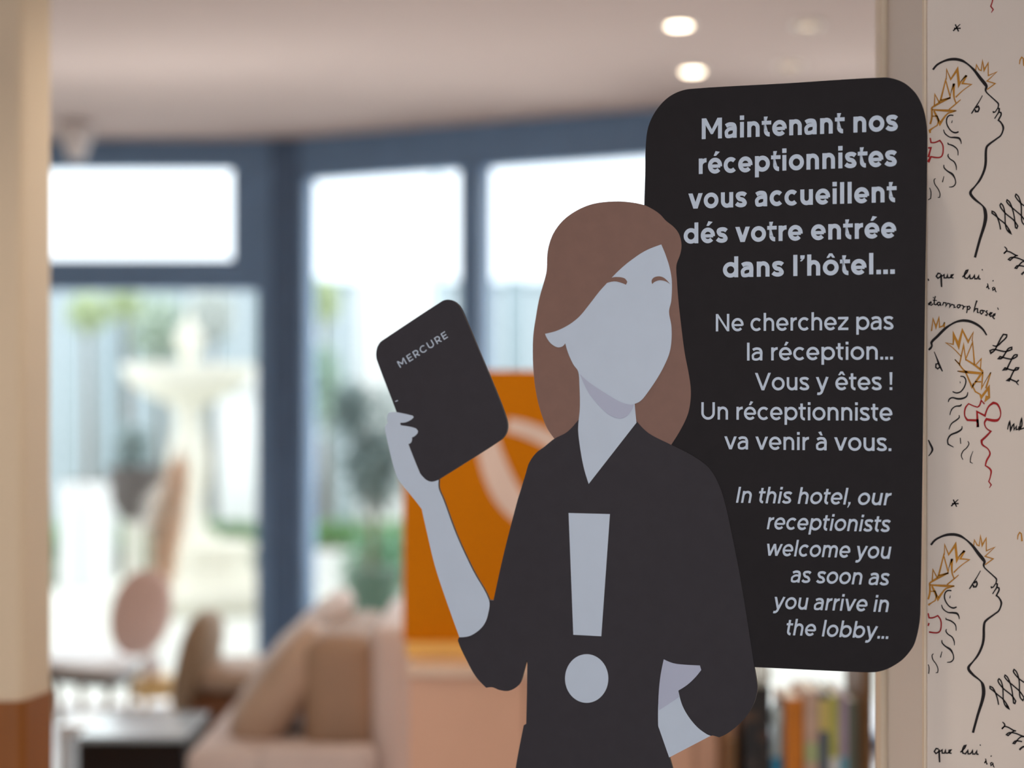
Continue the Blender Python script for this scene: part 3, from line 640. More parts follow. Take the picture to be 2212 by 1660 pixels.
slab('raised_arm', arm, 4, M_skin, 40, label='pale grey raised forearm and hand')
slab('hip_arm', [(1434.2, 1424.8), (1452.5, 1432.5), (1468, 1435.4), (1512.3, 1438), (1515, 1448), (1502.6, 1463.4), (1485.3, 1479.7), (1465.6, 1492.3), (1473.7, 1523), (1487.2, 1548), (1506.5, 1571.3), (1525.8, 1585.8), (1535.4, 1590), (1445.8, 1636.8),
                 (1424.6, 1576), (1422, 1567.5), (1422.6, 1513.5), (1426.5, 1465.3)], 3, M_skin, 40, label='pale grey forearm resting on the hip')
slab('sleeve_band', [(1434.2, 1424.8), (1452.5, 1432.5), (1468, 1435.4), (1512.3, 1438), (1515, 1448), (1502.6, 1463.4), (1485.3, 1479.7), (1465.6, 1492.3), (1467.5, 1506), (1424, 1535), (1422.6, 1513.5), (1426.5, 1465.3)], 4, M_shade, 40, 0, label='slightly darker upper part of the hip forearm')
slab('exclamation_bar', [(1228.6, 1108.7), (1318, 1111), (1299.3, 1375), (1238.8, 1371.8)], 3, M_skin, thick=0, smooth=False, label='pale grey tapering bar of the exclamation mark')
slab('exclamation_dot', [(1267.7 + 46.8 * math.cos(t * math.pi / 24), 1466.3 + 52.6 * math.sin(t * math.pi / 24)) for t in range(48)], 3, M_skin, thick=0, smooth=False, label='pale grey round dot of the exclamation mark')
slab('scratch', [(854, 867), (860, 864.5), (860.6, 866.5), (854.6, 868.6)], 4, M_skin, thick=0, smooth=False)
# legs and foot plate below the frame
f0 = on_board(1)
def rect3(name, u0, u1, z0, z1, n0, n1, m):
    bm = bmesh.new(); c = [Vector((SP0.x, SP0.y, 0)) + SU * a + Vector((0, 0, z)) + SN * b for z in (z0, z1) for b in (n0, n1) for a in (u0, u1)]
    v = [bm.verts.new(x) for x in c]
    for q in ((0, 1, 3, 2), (4, 6, 7, 5), (0, 4, 5, 1), (2, 3, 7, 6), (0, 2, 6, 4), (1, 5, 7, 3)): bm.faces.new([v[i] for i in q])
    bmesh.ops.recalc_face_normals(bm, faces=bm.faces); finish(name, bm, m, sg)
uL = uv(1150, 2200)[0]; uR = uv(1480, 2200)[0]; zsk = uv(1300, 2240)[1]
rect3('leg', uL, uL + 0.07, 0.012, zsk, -0.004, 0.0002, M_skin); rect3('leg', uR - 0.07, uR, 0.012, zsk, -0.004, 0.0002, M_skin)
rect3('foot_plate', uL - 0.12, uR + 0.12, 0.0, 0.012, -0.18, 0.18, M_edge)
rect3('rear_strut', (uL + uR) / 2 - 0.05, (uL + uR) / 2 + 0.05, 0.012, 0.9, -0.03, -0.006, M_edge)

# ---------------------------------------------------------------- lettering (drawn from strokes)
def arc(cx, cy, rx, ry, a0, a1, n=20):
    return [(cx + rx * math.cos(R(a0 + (a1 - a0) * i / n)), cy + ry * math.sin(R(a0 + (a1 - a0) * i / n))) for i in range(n + 1)]
CAP, ASC, DSC = 1.34, 1.38, -0.36
def glyph(ch, s):
    """strokes ('s', points) and filled outlines ('p', points) in x-height units; returns (shapes, advance)"""
    h = s / 2; S = []; hs = h * 1.02
    st = lambda *p: S.append(('s', list(p)))
    pl = lambda *p: S.append(('p', list(p)))
    ls, lr = 0.115, 0.055
    def dot(x, y): pl((x - h * 1.08, y - h * 1.05), (x + h * 1.08, y - h * 1.05), (x + h * 1.08, y + h * 1.05), (x - h * 1.08, y + h * 1.05))
    def shift(dx):
        return [tuple(k[:-1]) + ([(x + dx, y) for x, y in k[-1]],) for k in S]
    ov = 0.015
    acc = None
    if ch in 'éêô' or ch in 'à':
        base = {'é': 'e', 'ê': 'e', 'ô': 'o', 'à': 'a'}[ch]
        sh, adv = glyph(base, s); c = adv / 2 - (0.02 if base == 'a' else 0)
        if ch == 'é': sh.append(('p', [(c - 0.10, 1.13), (c + 0.04, 1.44), (c + 0.04 + s * 1.1, 1.38), (c + 0.07, 1.13)]))
        elif ch == 'à': sh.append(('p', [(c + 0.10, 1.13), (c - 0.04, 1.44), (c - 0.04 - s * 1.1, 1.38), (c - 0.07, 1.13)]))
        else: sh.append(('p', [(c - 0.28, 1.13), (c - 0.10, 1.42), (c + 0.10, 1.42), (c + 0.28, 1.13), (c + 0.12, 1.13), (c, 1.26), (c - 0.12, 1.13)]))
        return sh, adv
    if ch == 'o':
        W = 1.04; S.append(('c', arc(W / 2, 0.5, (W - s) / 2, (1 + 2 * ov - s) / 2, 0, 360, 40)[:-1])); return shift(lr), W + 2 * lr
    if ch in 'dbp':
        W = 1.04
        S.append(('c', arc(W / 2, 0.5, (W - s) / 2, (1 + 2 * ov - s) / 2, 0, 360, 40)[:-1]))
        if ch == 'd': st((W - h, 0), (W - h, ASC)); return shift(lr), W + lr + ls
        if ch == 'b': st((h, 0), (h, ASC)); return shift(ls), W + lr + ls
        st((h, DSC), (h, 1)); return shift(ls), W + lr + ls
    if ch == 'e':
        W = 1.0; rx, ry = (W - s) / 2, (1 + 2 * ov - s) / 2
        st(*arc(W / 2, 0.5, rx, ry, -8, 318, 40)); S.append(('w', s * 0.8, [(h * 0.8, 0.47), (W - h * 0.9, 0.47)])); return shift(lr), W + 2 * lr
    if ch == 'c':
        W = 0.94; st(*arc(0.5, 0.5, (1.0 - s) / 2, (1 + 2 * ov - s) / 2, 44, 316, 36)); return shift(lr), W + lr + 0.03
    if ch in 'nhmru':
        def arch(x0, W):
            rx = (W - s) / 2; ry = min(rx * 1.02, 0.5); cy = 1 + ov - h - ry
            st((x0 + h, 0.3), *arc(x0 + W / 2, cy, rx, ry, 180, 0, 22), (x0 + W - h, 0))
        if ch == 'n': st((h, 0), (h, 1)); arch(0, 0.86); return shift(ls), 0.86 + 2 * ls
        if ch == 'h': st((h, 0), (h, ASC)); arch(0, 0.86); return shift(ls), 0.86 + 2 * ls
        if ch == 'm': st((h, 0), (h, 1)); arch(0, 0.80); arch(0.80 - s, 0.80); return shift(ls), 1.6 - s + 2 * ls
        if ch == 'r':
            st((h, 0), (h, 1)); rx = 0.40; st(*arc(h + rx, 0.53, rx, 1 - 0.53 - h + ov, 178, 88, 14)); return shift(ls), h + rx + 0.06 + ls
        W = 0.86; rx = (W - s) / 2; ry = min(rx * 1.02, 0.5)
        st((W - h, 0), (W - h, 1)); st((h, 1), *arc(W / 2, h - ov + ry, rx, ry, 180, 360, 22), (W - h, 0.7)); return shift(ls), W + 2 * ls
    if ch == 'i': st((h, 0), (h, 1)); dot(h, 1.27); return shift(ls), s + 2 * ls
    if ch == 'l': st((h, 0), (h, ASC)); return shift(ls), s + 2 * ls
    if ch == 'I': st((h, 0), (h, CAP)); return shift(ls + 0.02), s + 2 * ls + 0.04
    if ch == 't':
        x = 0.14 + h
        st((x, 1.27), (x, 0.34), *arc(x + 0.25, 0.25 + h - ov, 0.25, 0.25, 180, 275, 12)); S.append(('w', s * 0.9, [(0, 1 - s * 0.45), (0.14 + s + 0.24, 1 - s * 0.45)]))
        return shift(0.03), 0.14 + h + 0.42
    if ch == 's':
        W = 0.80; T, B = 1 + ov - h, h - ov
        P_ = [(W - 0.09, T - 0.11), (W * 0.72, T - 0.02), (W * 0.48, T), (h + 0.06, T - 0.05), (h + 0.02, T - 0.20 + s * 0.15), (W * 0.34, 0.545), (W * 0.64, 0.465), (W - h - 0.01, B + 0.20 - s * 0.15), (W - h - 0.07, B + 0.05), (W * 0.50, B), (W * 0.25, B + 0.035), (0.06, B + 0.135)]
        S.append(('s', cr(P_, 5, 90))); return shift(0.045), W + 0.09
    if ch == 'a':
        W = 0.84; T, B = 1 + ov - h, h - ov
        S.append(('s', cr([(0.09, T - 0.10), (W * 0.30, T - 0.02), (W * 0.50, T), (W * 0.75, T - 0.05), (W - h, T - 0.24), (W - h, 0.3), (W - h, 0)], 6, 90)))
        S.append(('w', s * 0.88, cr([(W - h, 0.56), (W * 0.62, 0.60), (W * 0.36, 0.57), (h * 0.95, 0.42), (h * 0.9, 0.27), (h * 1.2, 0.13), (W * 0.38, B * 0.88), (W * 0.62, B * 0.95 + 0.03), (W - h, 0.27)], 6, 90)))
        return shift(0.06), W + 0.06 + ls
    if ch in 'vVy':
        H = CAP if ch == 'V' else 1.0; W = {'v': 1.02, 'V': 1.30, 'y': 1.02}[ch]; q = s * 1.10; a = q / 2
        yi = H * (1 - (W / 2 - q) / (W / 2 - a))
        pl((0, H), (q, H), (W / 2, yi), (W - q, H), (W, H), (W / 2 + a, 0), (W / 2 - a, 0))
        if ch == 'y':
            k = (W / 2 - a)   # slope dx per unit y
            S.append(('s', cr([(W - h * 1.1, 1 - 0.0), (W / 2 + 0.02, 0.02), (W / 2 - 0.08, -0.18), (W / 2 - 0.22, -0.30 + 0.03), (W / 2 - 0.40, -0.26)], 6, 60)))
        return shift(0.02), W + 0.04
    if ch == 'w':
        W1 = 0.86; q = s * 1.05; a = q / 2
        for x0 in (0, W1 - q):
            yi = 1 - (W1 / 2 - q) / (W1 / 2 - a)
            pl(*[(x + x0, y) for x, y in ((0, 1), (q, 1), (W1 / 2, yi), (W1 - q, 1), (W1, 1), (W1 / 2 + a, 0), (W1 / 2 - a, 0))])
        return shift(0.02), 2 * W1 - q + 0.04
    if ch == 'z':
        W = 0.82; b = s * 0.92; pl((0, 1), (W, 1), (W, 1 - b), (s * 1.25, b), (W, b), (W, 0), (0, 0), (0, b), (W - s * 1.25, 1 - b), (0, 1 - b)); return shift(0.06), W + 0.12
    if ch == 'M':
        W = 1.42; st((h, 0), (h, CAP)); st((W - h, 0), (W - h, CAP)); q = s * 1.15
        pl((0, CAP), (q, CAP), (W / 2, 0.62), (W - q, CAP), (W, CAP), (W / 2 + h * 0.5, 0.30), (W / 2 - h * 0.5, 0.30)); return shift(ls + 0.02), W + 2 * ls + 0.04
    if ch == 'N':
        W = 1.12; st((h, 0), (h, CAP)); st((W - h, 0), (W - h, CAP)); pl((0, CAP), (s * 0.95, CAP), (W, 0), (W - s * 0.95, 0)); return shift(ls + 0.02), W + 2 * ls + 0.04
    if ch == 'U':
        W = 1.12; r = (W - s) / 2; st((h, CAP), *arc(W / 2, h + r * 0.95 - ov, r, r * 0.95, 180, 360, 24), (W - h, CAP)); return shift(ls), W + 2 * ls
    if ch == 'E':
        W = 0.86; st((h, 0), (h, CAP)); [st((0, y), (W - k, y)) for y, k in ((h, 0), (CAP / 2, 0.05), (CAP - h, 0))]; return shift(ls), W + ls + 0.06
    if ch == 'R':
        W = 0.96; st((h, 0), (h, CAP)); yb = 0.48
        st((0, CAP - h), (W * 0.5, CAP - h), *arc(W * 0.5, (CAP - h + yb) / 2, W * 0.5 - h, (CAP - h - yb) / 2, 90, -90, 16), (0, yb)); st((W * 0.5, yb), (W - h * 0.6, 0)); return shift(ls), W + ls + 0.05
    if ch == 'C':
        W = 1.20; st(*arc(0.66, CAP / 2, 0.66 - h, CAP / 2 - h + ov, 46, 314, 30)); return shift(0.05), W + 0.06
    if ch == '.': dot(h * 1.08, h * 1.05); return shift(0.08), s + 0.17
    if ch == ',': pl((0.0, s * 1.05), (s * 1.08, s * 1.05), (s * 1.08, 0.05), (s * 0.4, -0.24), (0.0, -0.24), (s * 0.3, 0)); return shift(0.08), s + 0.17
    if ch == '’': pl((0.03, CAP), (0.03 + s * 1.05, CAP), (0.03 + s * 1.0, CAP - 0.2), (0.03 + s * 0.3, CAP - 0.40), (0.0, CAP - 0.38), (0.03 + s * 0.35, CAP - 0.24), (0.03, CAP - 0.22)); return shift(0.05), s + 0.14
    if ch == '!': pl((0, CAP), (s * 1.1, CAP), (s * 0.95, 0.40), (s * 0.15, 0.40)); dot(s * 0.55, h * 1.05); return shift(0.10), s + 0.2
    return [], 0.46
def ink(text, s, track=0.0):
    x = 0; items = []; lo = 1e9; hi = -1e9
    for ch in text:
        sh, adv = glyph(ch, s)
        for k in sh:
            pts = k[-1]; wd = (s if k[0] in 'sc' else k[1] if k[0] == 'w' else 0) / 2
            pts2 = [(p[0] + x, p[1]) for p in pts]; items.append((k[0], (s if k[0] in 'sc' else k[1] if k[0] == 'w' else 0), pts2))
            vert = k[0] != 'w'
            lo = min(lo, min(p[0] for p in pts2) - (wd if vert else 0)); hi = max(hi, max(p[0] for p in pts2) + (wd if vert else 0))
        x += adv + track
    return items, lo, hi
def write(text, L, Rt, cap_px, s, layer=1, slant=0.0, track=0.0):
    a = Vector(uv(*L)); b = Vector(uv(*Rt)); e = b - a; ulen = e.length; e.normalize(); nrm = Vector((-e.y, e.x))
    mid = ((L[0] + Rt[0]) / 2, (L[1] + Rt[1]) / 2)
    dy = (Vector(uv(mid[0], mid[1] - cap_px)) - Vector(uv(*mid))).length / CAP
    items, lo, hi = ink(text, s, track)
    if slant: hi += slant * 0.75 if text[-1] not in '.' else 0
    kx = ulen / (hi - lo); bm = bmesh.new(); f = on_board(layer)
    def to3(x, y):
        p = a + e * ((x - lo + slant * y) * kx) + nrm * (y * dy); return f(p.x, p.y)
    for q, (kind, wd, pts) in enumerate(items):
        lift = SN * (1.2e-5 * (q % 7))      # overlapping strokes lie one over the other
        t3 = lambda x, y: to3(x, y) + lift
        if kind == 'p': polyface(bm, pts, t3)
        else: ribbon(bm, pts, wd, t3, closed=(kind == 'c'))
    bmesh.ops.recalc_face_normals(bm, faces=bm.faces)
    finish('lettering', bm, M_skin, sg)
BS, MS, IS = 0.275, 0.20, 0.205
for t, a, b, c in (('Maintenant nos', (1516, 301), (1941.3, 282.5), 45.5), ('réceptionnistes', (1509.6, 376.3), (1939, 359), 45.5), ('vous accueillent', (1487, 451.5), (1937.9, 436.5), 45),
                   ('dés votre entrée', (1477, 526.7), (1936, 514), 44.5), ('dans l’hôtel...', (1561.7, 600), (1933, 592), 44.5)):
    write(t, a, b, c, BS)
for t, a, b in (('Ne cherchez pas', (1546.4, 716.3), (1930.6, 712.3)), ('la réception...', (1613.8, 779.4), (1929, 777)), ('Vous y êtes !', (1630.9, 843.6), (1927.7, 843)),
                ('Un réceptionniste', (1515, 906.7), (1927.7, 909.6)), ('va venir à vous.', (1564.6, 971), (1925.4, 975))):
    write(t, a, b, 38, MS)
for t, a, b in (('In this hotel, our', (1589.8, 1086.6), (1927.7, 1092.3)), ('receptionists', (1656.3, 1143.8), (1924.6, 1150)), ('welcome you', (1652.6, 1200.8), (1924.6, 1208)),
                ('as soon as', (1707, 1258.7), (1922.5, 1265.4)), ('you arrive in', (1669, 1315.7), (1921, 1323)), ('the lobby...', (1695.4, 1372.4), (1918.2, 1381))):
    write(t, a, b, 35, IS, slant=0.20)
write('MERCURE', (865.3, 795.2), (969.8, 728.6), 15.5, 0.19, layer=4, track=0.26)

# ---------------------------------------------------------------- wallpaper drawings
def on_wall(px, py): return Vector((PX(px, DW), DW - 0.0006, PZ(py, DW)))
M_ink = mat('wallpaper_black_ink', (20, 13, 16), 0.8, var=0.1, scale=40)
M_ochre = mat('wallpaper_ochre_ink', (186, 128, 40), 0.8, var=0.15, scale=40)
M_red = mat('wallpaper_red_ink', (160, 22, 26), 0.8, var=0.15, scale=40)
ZS = 5.533
A4, A5, A6, A7, A8, A9 = (1972, 0), (1972, 300), (1972, 570), (1972, 840), (1972, 1360), (1972, 1130)
A10 = (2092, 380); Z10 = 6.917
def Z(o, w_, *p, z=ZS):
    """stroke traced on the paper: origin, width, points (a third value overrides the width)"""
    return [(o[0] + q[0] / z, o[1] + q[1] / z, (q[2] if len(q) > 2 else w_) * 1.2 / z) for q in p]
head_a = [  # profile looking right
    ('ink', Z(A4, 20, (238, 835, 20), (290, 775), (370, 732), (440, 712, 26), (520, 710, 28), (590, 728, 26), (640, 758, 18), (680, 790, 18), (740, 850, 26), (800, 930, 32), (860, 1005, 34), (878, 1035, 26), (868, 1075, 20), (878, 1105, 14), (930, 1155, 13), (985, 1205, 14), (1018, 1238, 16), (1022, 1262, 14), (1012, 1300, 12))),
    ('ink', Z(A4, 12, (955, 1330), (962, 1345, 16), (985, 1335), (1010, 1300), (1030, 1300, 16), (1025, 1340, 16), (1000, 1380), (975, 1420))),
    ('ink', Z(A4, 16, (1025, 1340), (1050, 1348), (1052, 1375), (1030, 1420), (1020, 1440), (1050, 1465), (1078, 1520, 20), (1072, 1570), (1045, 1625), (1000, 1660), (890, 1745, 22), (872, 1800, 24), (868, 1950, 26), (850, 2040, 24), (800, 2150, 22), (740, 2230), (690, 2290, 26), (690, 2325, 28), (740, 2385, 24), (830, 2460), (858, 2510, 32), (868, 2600, 36), (850, 2700, 32), (800, 2860, 26), (740, 3080, 24))),
    ('ink', Z(A4, 8, (830, 1142, 8), (790, 1215, 10), (740, 1295, 14), (698, 1360, 12))),
    ('ink', Z(A4, 16, (750, 1290), (780, 1272), (790, 1300), (775, 1335), (748, 1335, 18), (742, 1310))),
    ('ink', Z(A4, 13, (483, 1382), (440, 1380), (410, 1405), (400, 1460), (420, 1520), (460, 1570), (505, 1588, 16), (545, 1575))),
    ('ink', Z(A4, 9, (470, 1440, 6), (462, 1472, 9))),
    ('ink', Z(A4, 12, (365, 1550, 8), (385, 1600), (440, 1640), (500, 1645, 18), (550, 1655, 20), (572, 1690), (576, 1722, 8))),
    ('ink', Z(A5, 12, (415, 45, 8), (420, 65), (480, 85, 14), (530, 130), (538, 200, 8))),
    ('ink', Z(A5, 12, (425, 180, 7), (418, 205), (440, 240), (490, 275, 13), (515, 325), (518, 375, 7))),
    ('ink', Z(A5, 12, (370, 312, 8), (372, 345), (410, 385, 14), (470, 425, 20), (502, 480), (508, 535), (480, 570), (430, 578, 7))),
    ('ink', Z(A5, 9, (370, 448, 6), (352, 520, 11))),
    ('ink', Z(A5, 10, (270, 474, 7), (252, 495), (262, 545), (300, 600), (322, 655), (318, 700), (295, 703, 7))),
    ('ink', Z(A5, 10, (198, 585, 7), (215, 640), (210, 715), (180, 732, 8))),
    # leaves in the hair
    ('ochre', Z(A4, 11, (748, 850), (758, 775), (790, 835), (815, 845), (830, 730, 18), (850, 840, 18), (898, 755, 14), (900, 905), (1000, 862), (885, 970), (982, 1000), (885, 1072))),
    ('ochre', Z(A4, 14, (398, 955, 10), (402, 832), (450, 950), (530, 830, 26), (550, 1020, 26), (640, 902, 24), (590, 1000, 16), (700, 1010, 9), (600, 1080, 9), (510, 1165, 14))),
    ('ochre', Z(A4, 18, (330, 1200), (390, 960), (445, 1160, 20), (490, 1000, 26), (490, 1160, 16), (515, 1235, 12))),
    ('ochre', Z(A4, 13, (255, 1260), (262, 1130), (310, 1220), (330, 1200), (445, 1170, 16))),
    ('ochre', Z(A4, 14, (222, 1290), (330, 1225, 22), (450, 1168, 14))),
    ('ochre', Z(A4, 12, (570, 1192, 8), (515, 1240), (430, 1310))),
    ('ochre', Z(A4, 18, (222, 1290), (225, 1400), (205, 1485), (160, 1340, 8))),
    ('ochre', Z(A4, 16, (228, 1312, 14), (300, 1318, 18), (430, 1325, 24), (520, 1325, 10), (420, 1355, 14), (385, 1390), (322, 1480, 26), (250, 1325, 18))),
    ('ochre', Z(A4, 12, (230, 1390), (290, 1388), (305, 1440), (290, 1500), (240, 1530), (200, 1560, 22), (205, 1592, 16))),
    # ribbon
    ('red', Z(A5, 14, (205, -10), (215, 45), (260, 45), (320, 20, 14), (355, 75), (360, 150), (345, 205), (310, 225), (215, 215, 16), (180, 280, 30))),
    ('red', Z(A5, 16, (180, 110), (215, 108), (200, 160), (185, 220, 24))),
    ('ink', Z(A4, 13, (505, 292), (545, 378))), ('ink', Z(A4, 15, (565, 290, 8), (480, 370))), ('ink', Z(A4, 13, (490, 340), (570, 340))),
]
head_b = [  # profile looking left, with the long ribbon
    ('ink', Z(A6, 22, (165, 1045, 12), (205, 1015), (225, 985, 18), (222, 940, 24), (290, 870, 26), (380, 780, 26), (450, 730, 18), (520, 695, 20), (600, 680, 26), (680, 690, 26), (760, 725, 24), (830, 780, 20), (880, 855, 14))),
    ('ink', Z(A6, 10, (253, 1052, 7), (285, 1130, 12), (310, 1200, 20), (352, 1288, 12))),
    ('ink', Z(A6, 14, (305, 1195), (275, 1200), (272, 1240), (295, 1258), (320, 1235))),
    ('ink', Z(A6, 13, (565, 1347, 10), (610, 1355), (632, 1400), (615, 1470), (570, 1530), (520, 1545, 14), (472, 1528, 10))),
    ('ink', Z(A6, 8, (562, 1405, 5), (565, 1430, 9))),
    ('ink', Z(A6, 14, (655, 1535, 8), (640, 1585), (590, 1612, 18), (530, 1615, 18), (470, 1602), (435, 1620), (422, 1655, 8))),
    ('ink', Z(A7, 12, (580, 185, 8), (565, 205, 16), (510, 212), (465, 245), (440, 318, 7))),
    ('ink', Z(A7, 12, (550, 315, 7), (552, 345), (520, 375, 14), (460, 420), (430, 490, 7))),
    ('ink', Z(A7, 14, (585, 447, 7), (580, 485), (530, 520, 18), (450, 555, 16), (415, 610), (420, 665), (485, 700, 7))),
    ('ink', Z(A7, 9, (565, 588), (570, 660))),
    ('ink', Z(A7, 10, (655, 628, 6), (668, 660), (640, 710), (600, 745), (578, 800), (598, 850, 7))),
    ('ink', Z(A7, 9, (718, 748, 5), (690, 820), (685, 880), (715, 893, 6))),
    ('ink', Z(A7, 14, (172, 590, 5), (205, 660, 18), (232, 725, 20), (215, 770, 14), (178, 812, 6))),
    ('ochre', Z(A6, 11, (160, 905), (210, 970))), ('ochre', Z(A6, 11, (165, 800), (222, 882), (165, 884))),
    ('ochre', Z(A6, 13, (170, 765), (222, 805), (240, 660), (275, 760, 20), (310, 645, 18), (318, 760), (360, 745), (378, 700), (372, 765))),
    ('ochre', Z(A6, 14, (560, 1200, 12), (500, 1145, 10), (555, 1205), (605, 975, 26), (630, 1140, 16), (712, 940, 18), (735, 1205, 16))),
    ('ochre', Z(A6, 10, (575, 1110, 10), (480, 1010, 9), (390, 945, 8), (480, 965, 12), (485, 850, 34), (545, 980, 34), (590, 795, 18), (660, 935, 18), (720, 820, 12), (705, 925))),
    ('ochre', Z(A6, 14, (630, 1145), (740, 1215, 18), (835, 1290, 22))),
    ('ochre', Z(A6, 11, (750, 1210), (815, 1138), (805, 1260))),
    ('ochre', Z(A6, 14, (555, 1205), (600, 1265), (650, 1300), (530, 1285, 8), (640, 1295, 26), (820, 1312, 22), (705, 1475, 18), (630, 1300, 14))),
    ('ochre', Z(A6, 16, (835, 1290), (820, 1490, 20), (930, 1300, 12), (870, 1490, 16))),
    ('ochre', Z(A6, 14, (740, 1410), (815, 1412))), ('ochre', Z(A6, 14, (720, 1430), (715, 1470), (745, 1530), (800, 1560), (815, 1600, 24), (905, 1480, 26), (910, 1600, 20), (865, 1640, 16), (885, 1580, 30))),
    ('red', Z(A7, 12, (855, 185), (815, 140), (795, 200, 16), (770, 222), (720, 205), (665, 180), (625, 235, 16), (618, 320, 14), (650, 375, 20), (770, 380, 24), (775, 460, 26), (765, 275, 16), (860, 325, 18), (900, 220, 16), (960, 170, 26), (1010, 190, 20), (1045, 270, 14), (1040, 340), (1000, 380, 26), (880, 365, 24), (855, 410, 16), (875, 470), (930, 510, 16), (880, 565, 20), (820, 620, 22), (830, 670, 18), (895, 720), (920, 780, 16), (880, 860, 18), (865, 920), (930, 975, 18), (925, 1050), (905, 1110), (935, 1150, 12), (912, 1188, 6))),
    # loops and handwriting between the heads
    ('ink', Z(A6, 15, (950, 975, 9), (1000, 985), (1060, 935), (1115, 880), (1120, 850), (1080, 845), (1045, 900), (1010, 970), (975, 1035), (930, 1070, 18), (920, 1040), (970, 1025), (1060, 1045), (1110, 1050), (1180, 1025), (1180, 1000), (1140, 1015), (1110, 1060), (1060, 1130, 17), (1020, 1135), (1040, 1110), (1130, 1135), (1180, 1140), (1240, 1110), (1245, 1090), (1210, 1095), (1170, 1160), (1120, 1265, 17), (1080, 1270), (1100, 1245), (1200, 1275), (1250, 1265), (1262, 1245), (1230, 1245), (1195, 1300), (1150, 1400, 16), (1125, 1395), (1150, 1375), (1240, 1415), (1265, 1390))),
    ('ink', Z(A6, 14, (1235, 1420), (1262, 1452, 8))),
    ('ink', Z(A10, 17, (478, 805, 16), (460, 710), (425, 610), (390, 550), (350, 530), (350, 560), (400, 595), (460, 650), (540, 715), (590, 780), (622, 850, 30), (575, 810), (550, 730), (545, 620), (540, 540), (515, 450), (485, 415), (470, 440), (490, 490), (560, 570), (670, 660), (735, 750), (720, 785, 20), (700, 775), (695, 720), (680, 600), (650, 480), (610, 390), (575, 360), (570, 390), (620, 450), (700, 520), (790, 600), (860, 700), (840, 740), (800, 690), (790, 600), (785, 440), (750, 320), (710, 275), (700, 310), (770, 400), (860, 470), z=Z10)),
    ('ink', Z(A10, 17, (535, 1060, 12), (565, 1090), (570, 1115), (525, 1165, 20), (565, 1125), (620, 1140), (700, 1185), (740, 1195, 14), (700, 1200), (620, 1265), (595, 1250), (640, 1220), (730, 1230), (830, 1270), (870, 1280), (800, 1290), (720, 1385), (695, 1380), (730, 1345), (830, 1355), z=Z10)),
    ('ink', Z(A10, 22, (790, 1478, 24), (830, 1440), (870, 1425), z=Z10)),
    ('ink', Z(A6, 12, (165, 150, 8), (178, 175), (188, 205))),
    # que lui n'a
    ('ink', Z(A6, 14, (330, 120), (300, 115), (278, 150), (298, 175), (330, 150), (335, 125), (338, 200, 18), (342, 280, 14))),
    ('ink', Z(A6, 13, (345, 150), (372, 132), (372, 170), (400, 170), (412, 132), (415, 168), (440, 168), (465, 150), (478, 132), (455, 135), (450, 165), (485, 172))),
    ('ink', Z(A6, 14, (590, 160), (640, 110), (655, 78), (635, 82), (615, 130), (620, 170), (650, 178), (678, 140), (682, 178), (710, 175), (735, 140), (738, 180), (765, 180), (785, 145), (785, 180), (808, 185))),
    ('ink', Z(A6, 10, (825, 65), (830, 82))),
    ('ink', Z(A6, 11, (888, 235, 8), (895, 260), (878, 290, 12), (895, 262), (905, 300), (915, 298))), ('ink', Z(A6, 10, (962, 198), (952, 212))),
    ('ink', Z(A6, 11, (972, 280), (950, 290), (955, 318), (975, 300), (978, 285), (985, 325), (998, 340, 7))),
    # metamorphose
    ('ink', Z(A6, 11, (165, 500), (170, 466), (184, 470), (188, 497))), ('ink', Z(A6, 11, (195, 478), (218, 470), (214, 456), (198, 466), (198, 490), (222, 497), (240, 478))),
    ('ink', Z(A6, 12, (268, 388), (256, 440), (254, 485), (272, 492), (292, 474))), ('ink', Z(A6, 10, (236, 438), (286, 440))),
    ('ink', Z(A6, 12, (322, 462), (298, 462), (290, 486), (306, 500), (324, 480), (324, 462), (328, 496), (340, 500))),
    ('ink', Z(A6, 12, (352, 500), (366, 464), (396, 470), (392, 508), (414, 474), (444, 482), (438, 520), (462, 486), (492, 496), (490, 524), (512, 520))),
    ('ink', Z(A6, 12, (556, 490), (534, 494), (526, 516), (542, 530), (562, 514), (560, 492), (580, 500))),
    ('ink', Z(A6, 12, (584, 494), (602, 506), (594, 548), (608, 518), (630, 512))),
    ('ink', Z(A6, 13, (642, 505), (650, 530), (640, 592, 10))), ('ink', Z(A6, 12, (645, 518), (672, 508), (684, 528), (668, 548), (648, 545))),
    ('ink', Z(A6, 13, (764, 440, 16), (744, 500), (728, 570), (748, 538), (772, 538), (770, 582), (786, 586))),
    ('ink', Z(A6, 13, (832, 556), (808, 560), (800, 584), (818, 602), (838, 584), (834, 560), (862, 566))),
    ('ink', Z(A6, 13, (890, 560), (872, 574), (890, 596), (880, 618), (860, 612))), ('ink', Z(A6, 13, (900, 606), (926, 606), (942, 588), (924, 586), (912, 610), (926, 630), (948, 622))),
    ('ink', Z(A6, 13, (950, 628), (974, 618), (980, 600), (962, 606), (954, 640), (976, 662))),
    ('ink', Z(A6, 9, (1010, 525), (1022, 552))), ('ink', Z(A6, 8, (240, 398), (250, 412))),
    ('ink', Z(A7, 13, (1130, 490, 10), (1140, 440), (1155, 400, 18), (1162, 450), (1165, 500, 16), (1190, 440), (1205, 425), (1208, 490), (1235, 450), (1232, 490), (1262, 485), (1268, 450), (1270, 490), (1300, 440), (1298, 355), (1280, 430), (1285, 485), (1330, 470))),
    ('ochre', Z(A4, 12, (1272, 1800 - 1030 + 0, 8), (1278, 720), (1298, 685), (1318, 700), (1326, 790, 16))),
]
EDGE = 2004.5
DX, DYR = -4.3, 1027.0
MK = {'ink': M_ink, 'ochre': M_ochre, 'red': M_red}
NM = {'ink': 'ink_drawing', 'ochre': 'ochre_leaves', 'red': 'red_ribbon'}
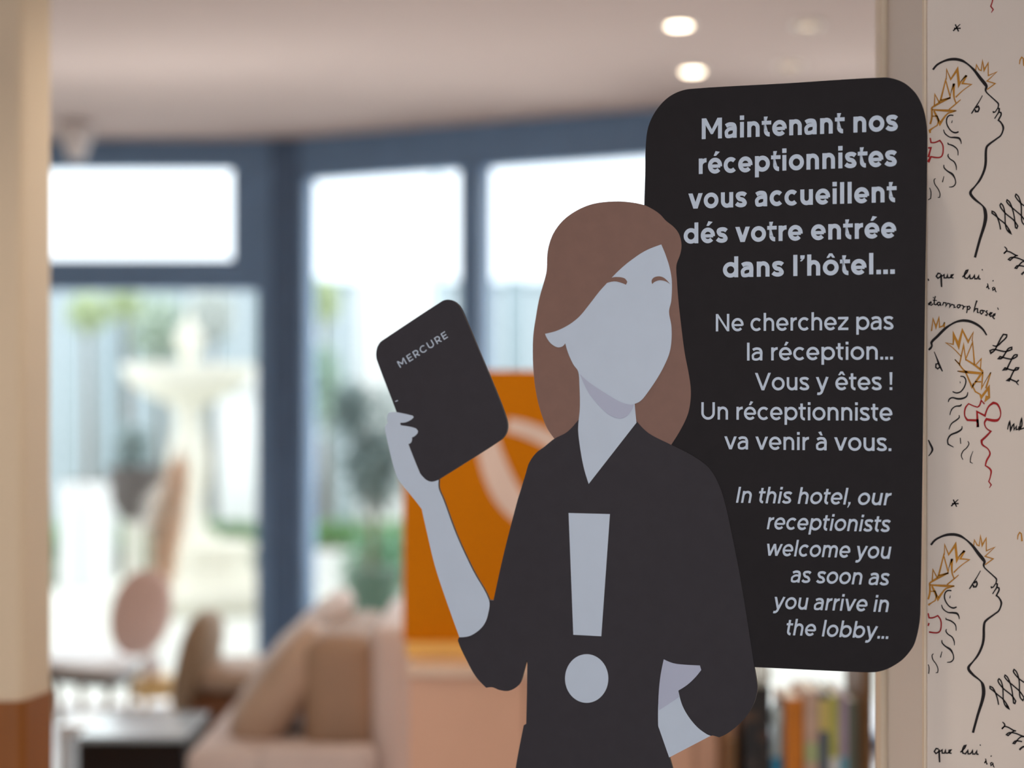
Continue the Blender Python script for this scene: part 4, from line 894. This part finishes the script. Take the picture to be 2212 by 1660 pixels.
for motif in (head_a, head_b):
    for k in (-1, 0, 1):
        bms = {'ink': bmesh.new(), 'ochre': bmesh.new(), 'red': bmesh.new()}
        used = set()
        for col, pts in motif:
            q = cr([(p[0], p[1], p[2]) for p in pts], 6, 55 if col != 'ochre' else 20)
            q = [(p[0] + DX * k, p[1] + DYR * k, p[2]) for p in q]
            if max(p[1] for p in q) < -60 or min(p[1] for p in q) > 1720: continue
            run = []
            for p in q + [None]:
                if p is not None and p[0] > EDGE: run.append(p)
                else:
                    if len(run) > 1: ribbon(bms[col], run, None, on_wall); used.add(col)
                    run = []
        for col, bmc in bms.items():
            if col in used: finish(NM[col], bmc, MK[col], wall_right)
            else: bmc.free()
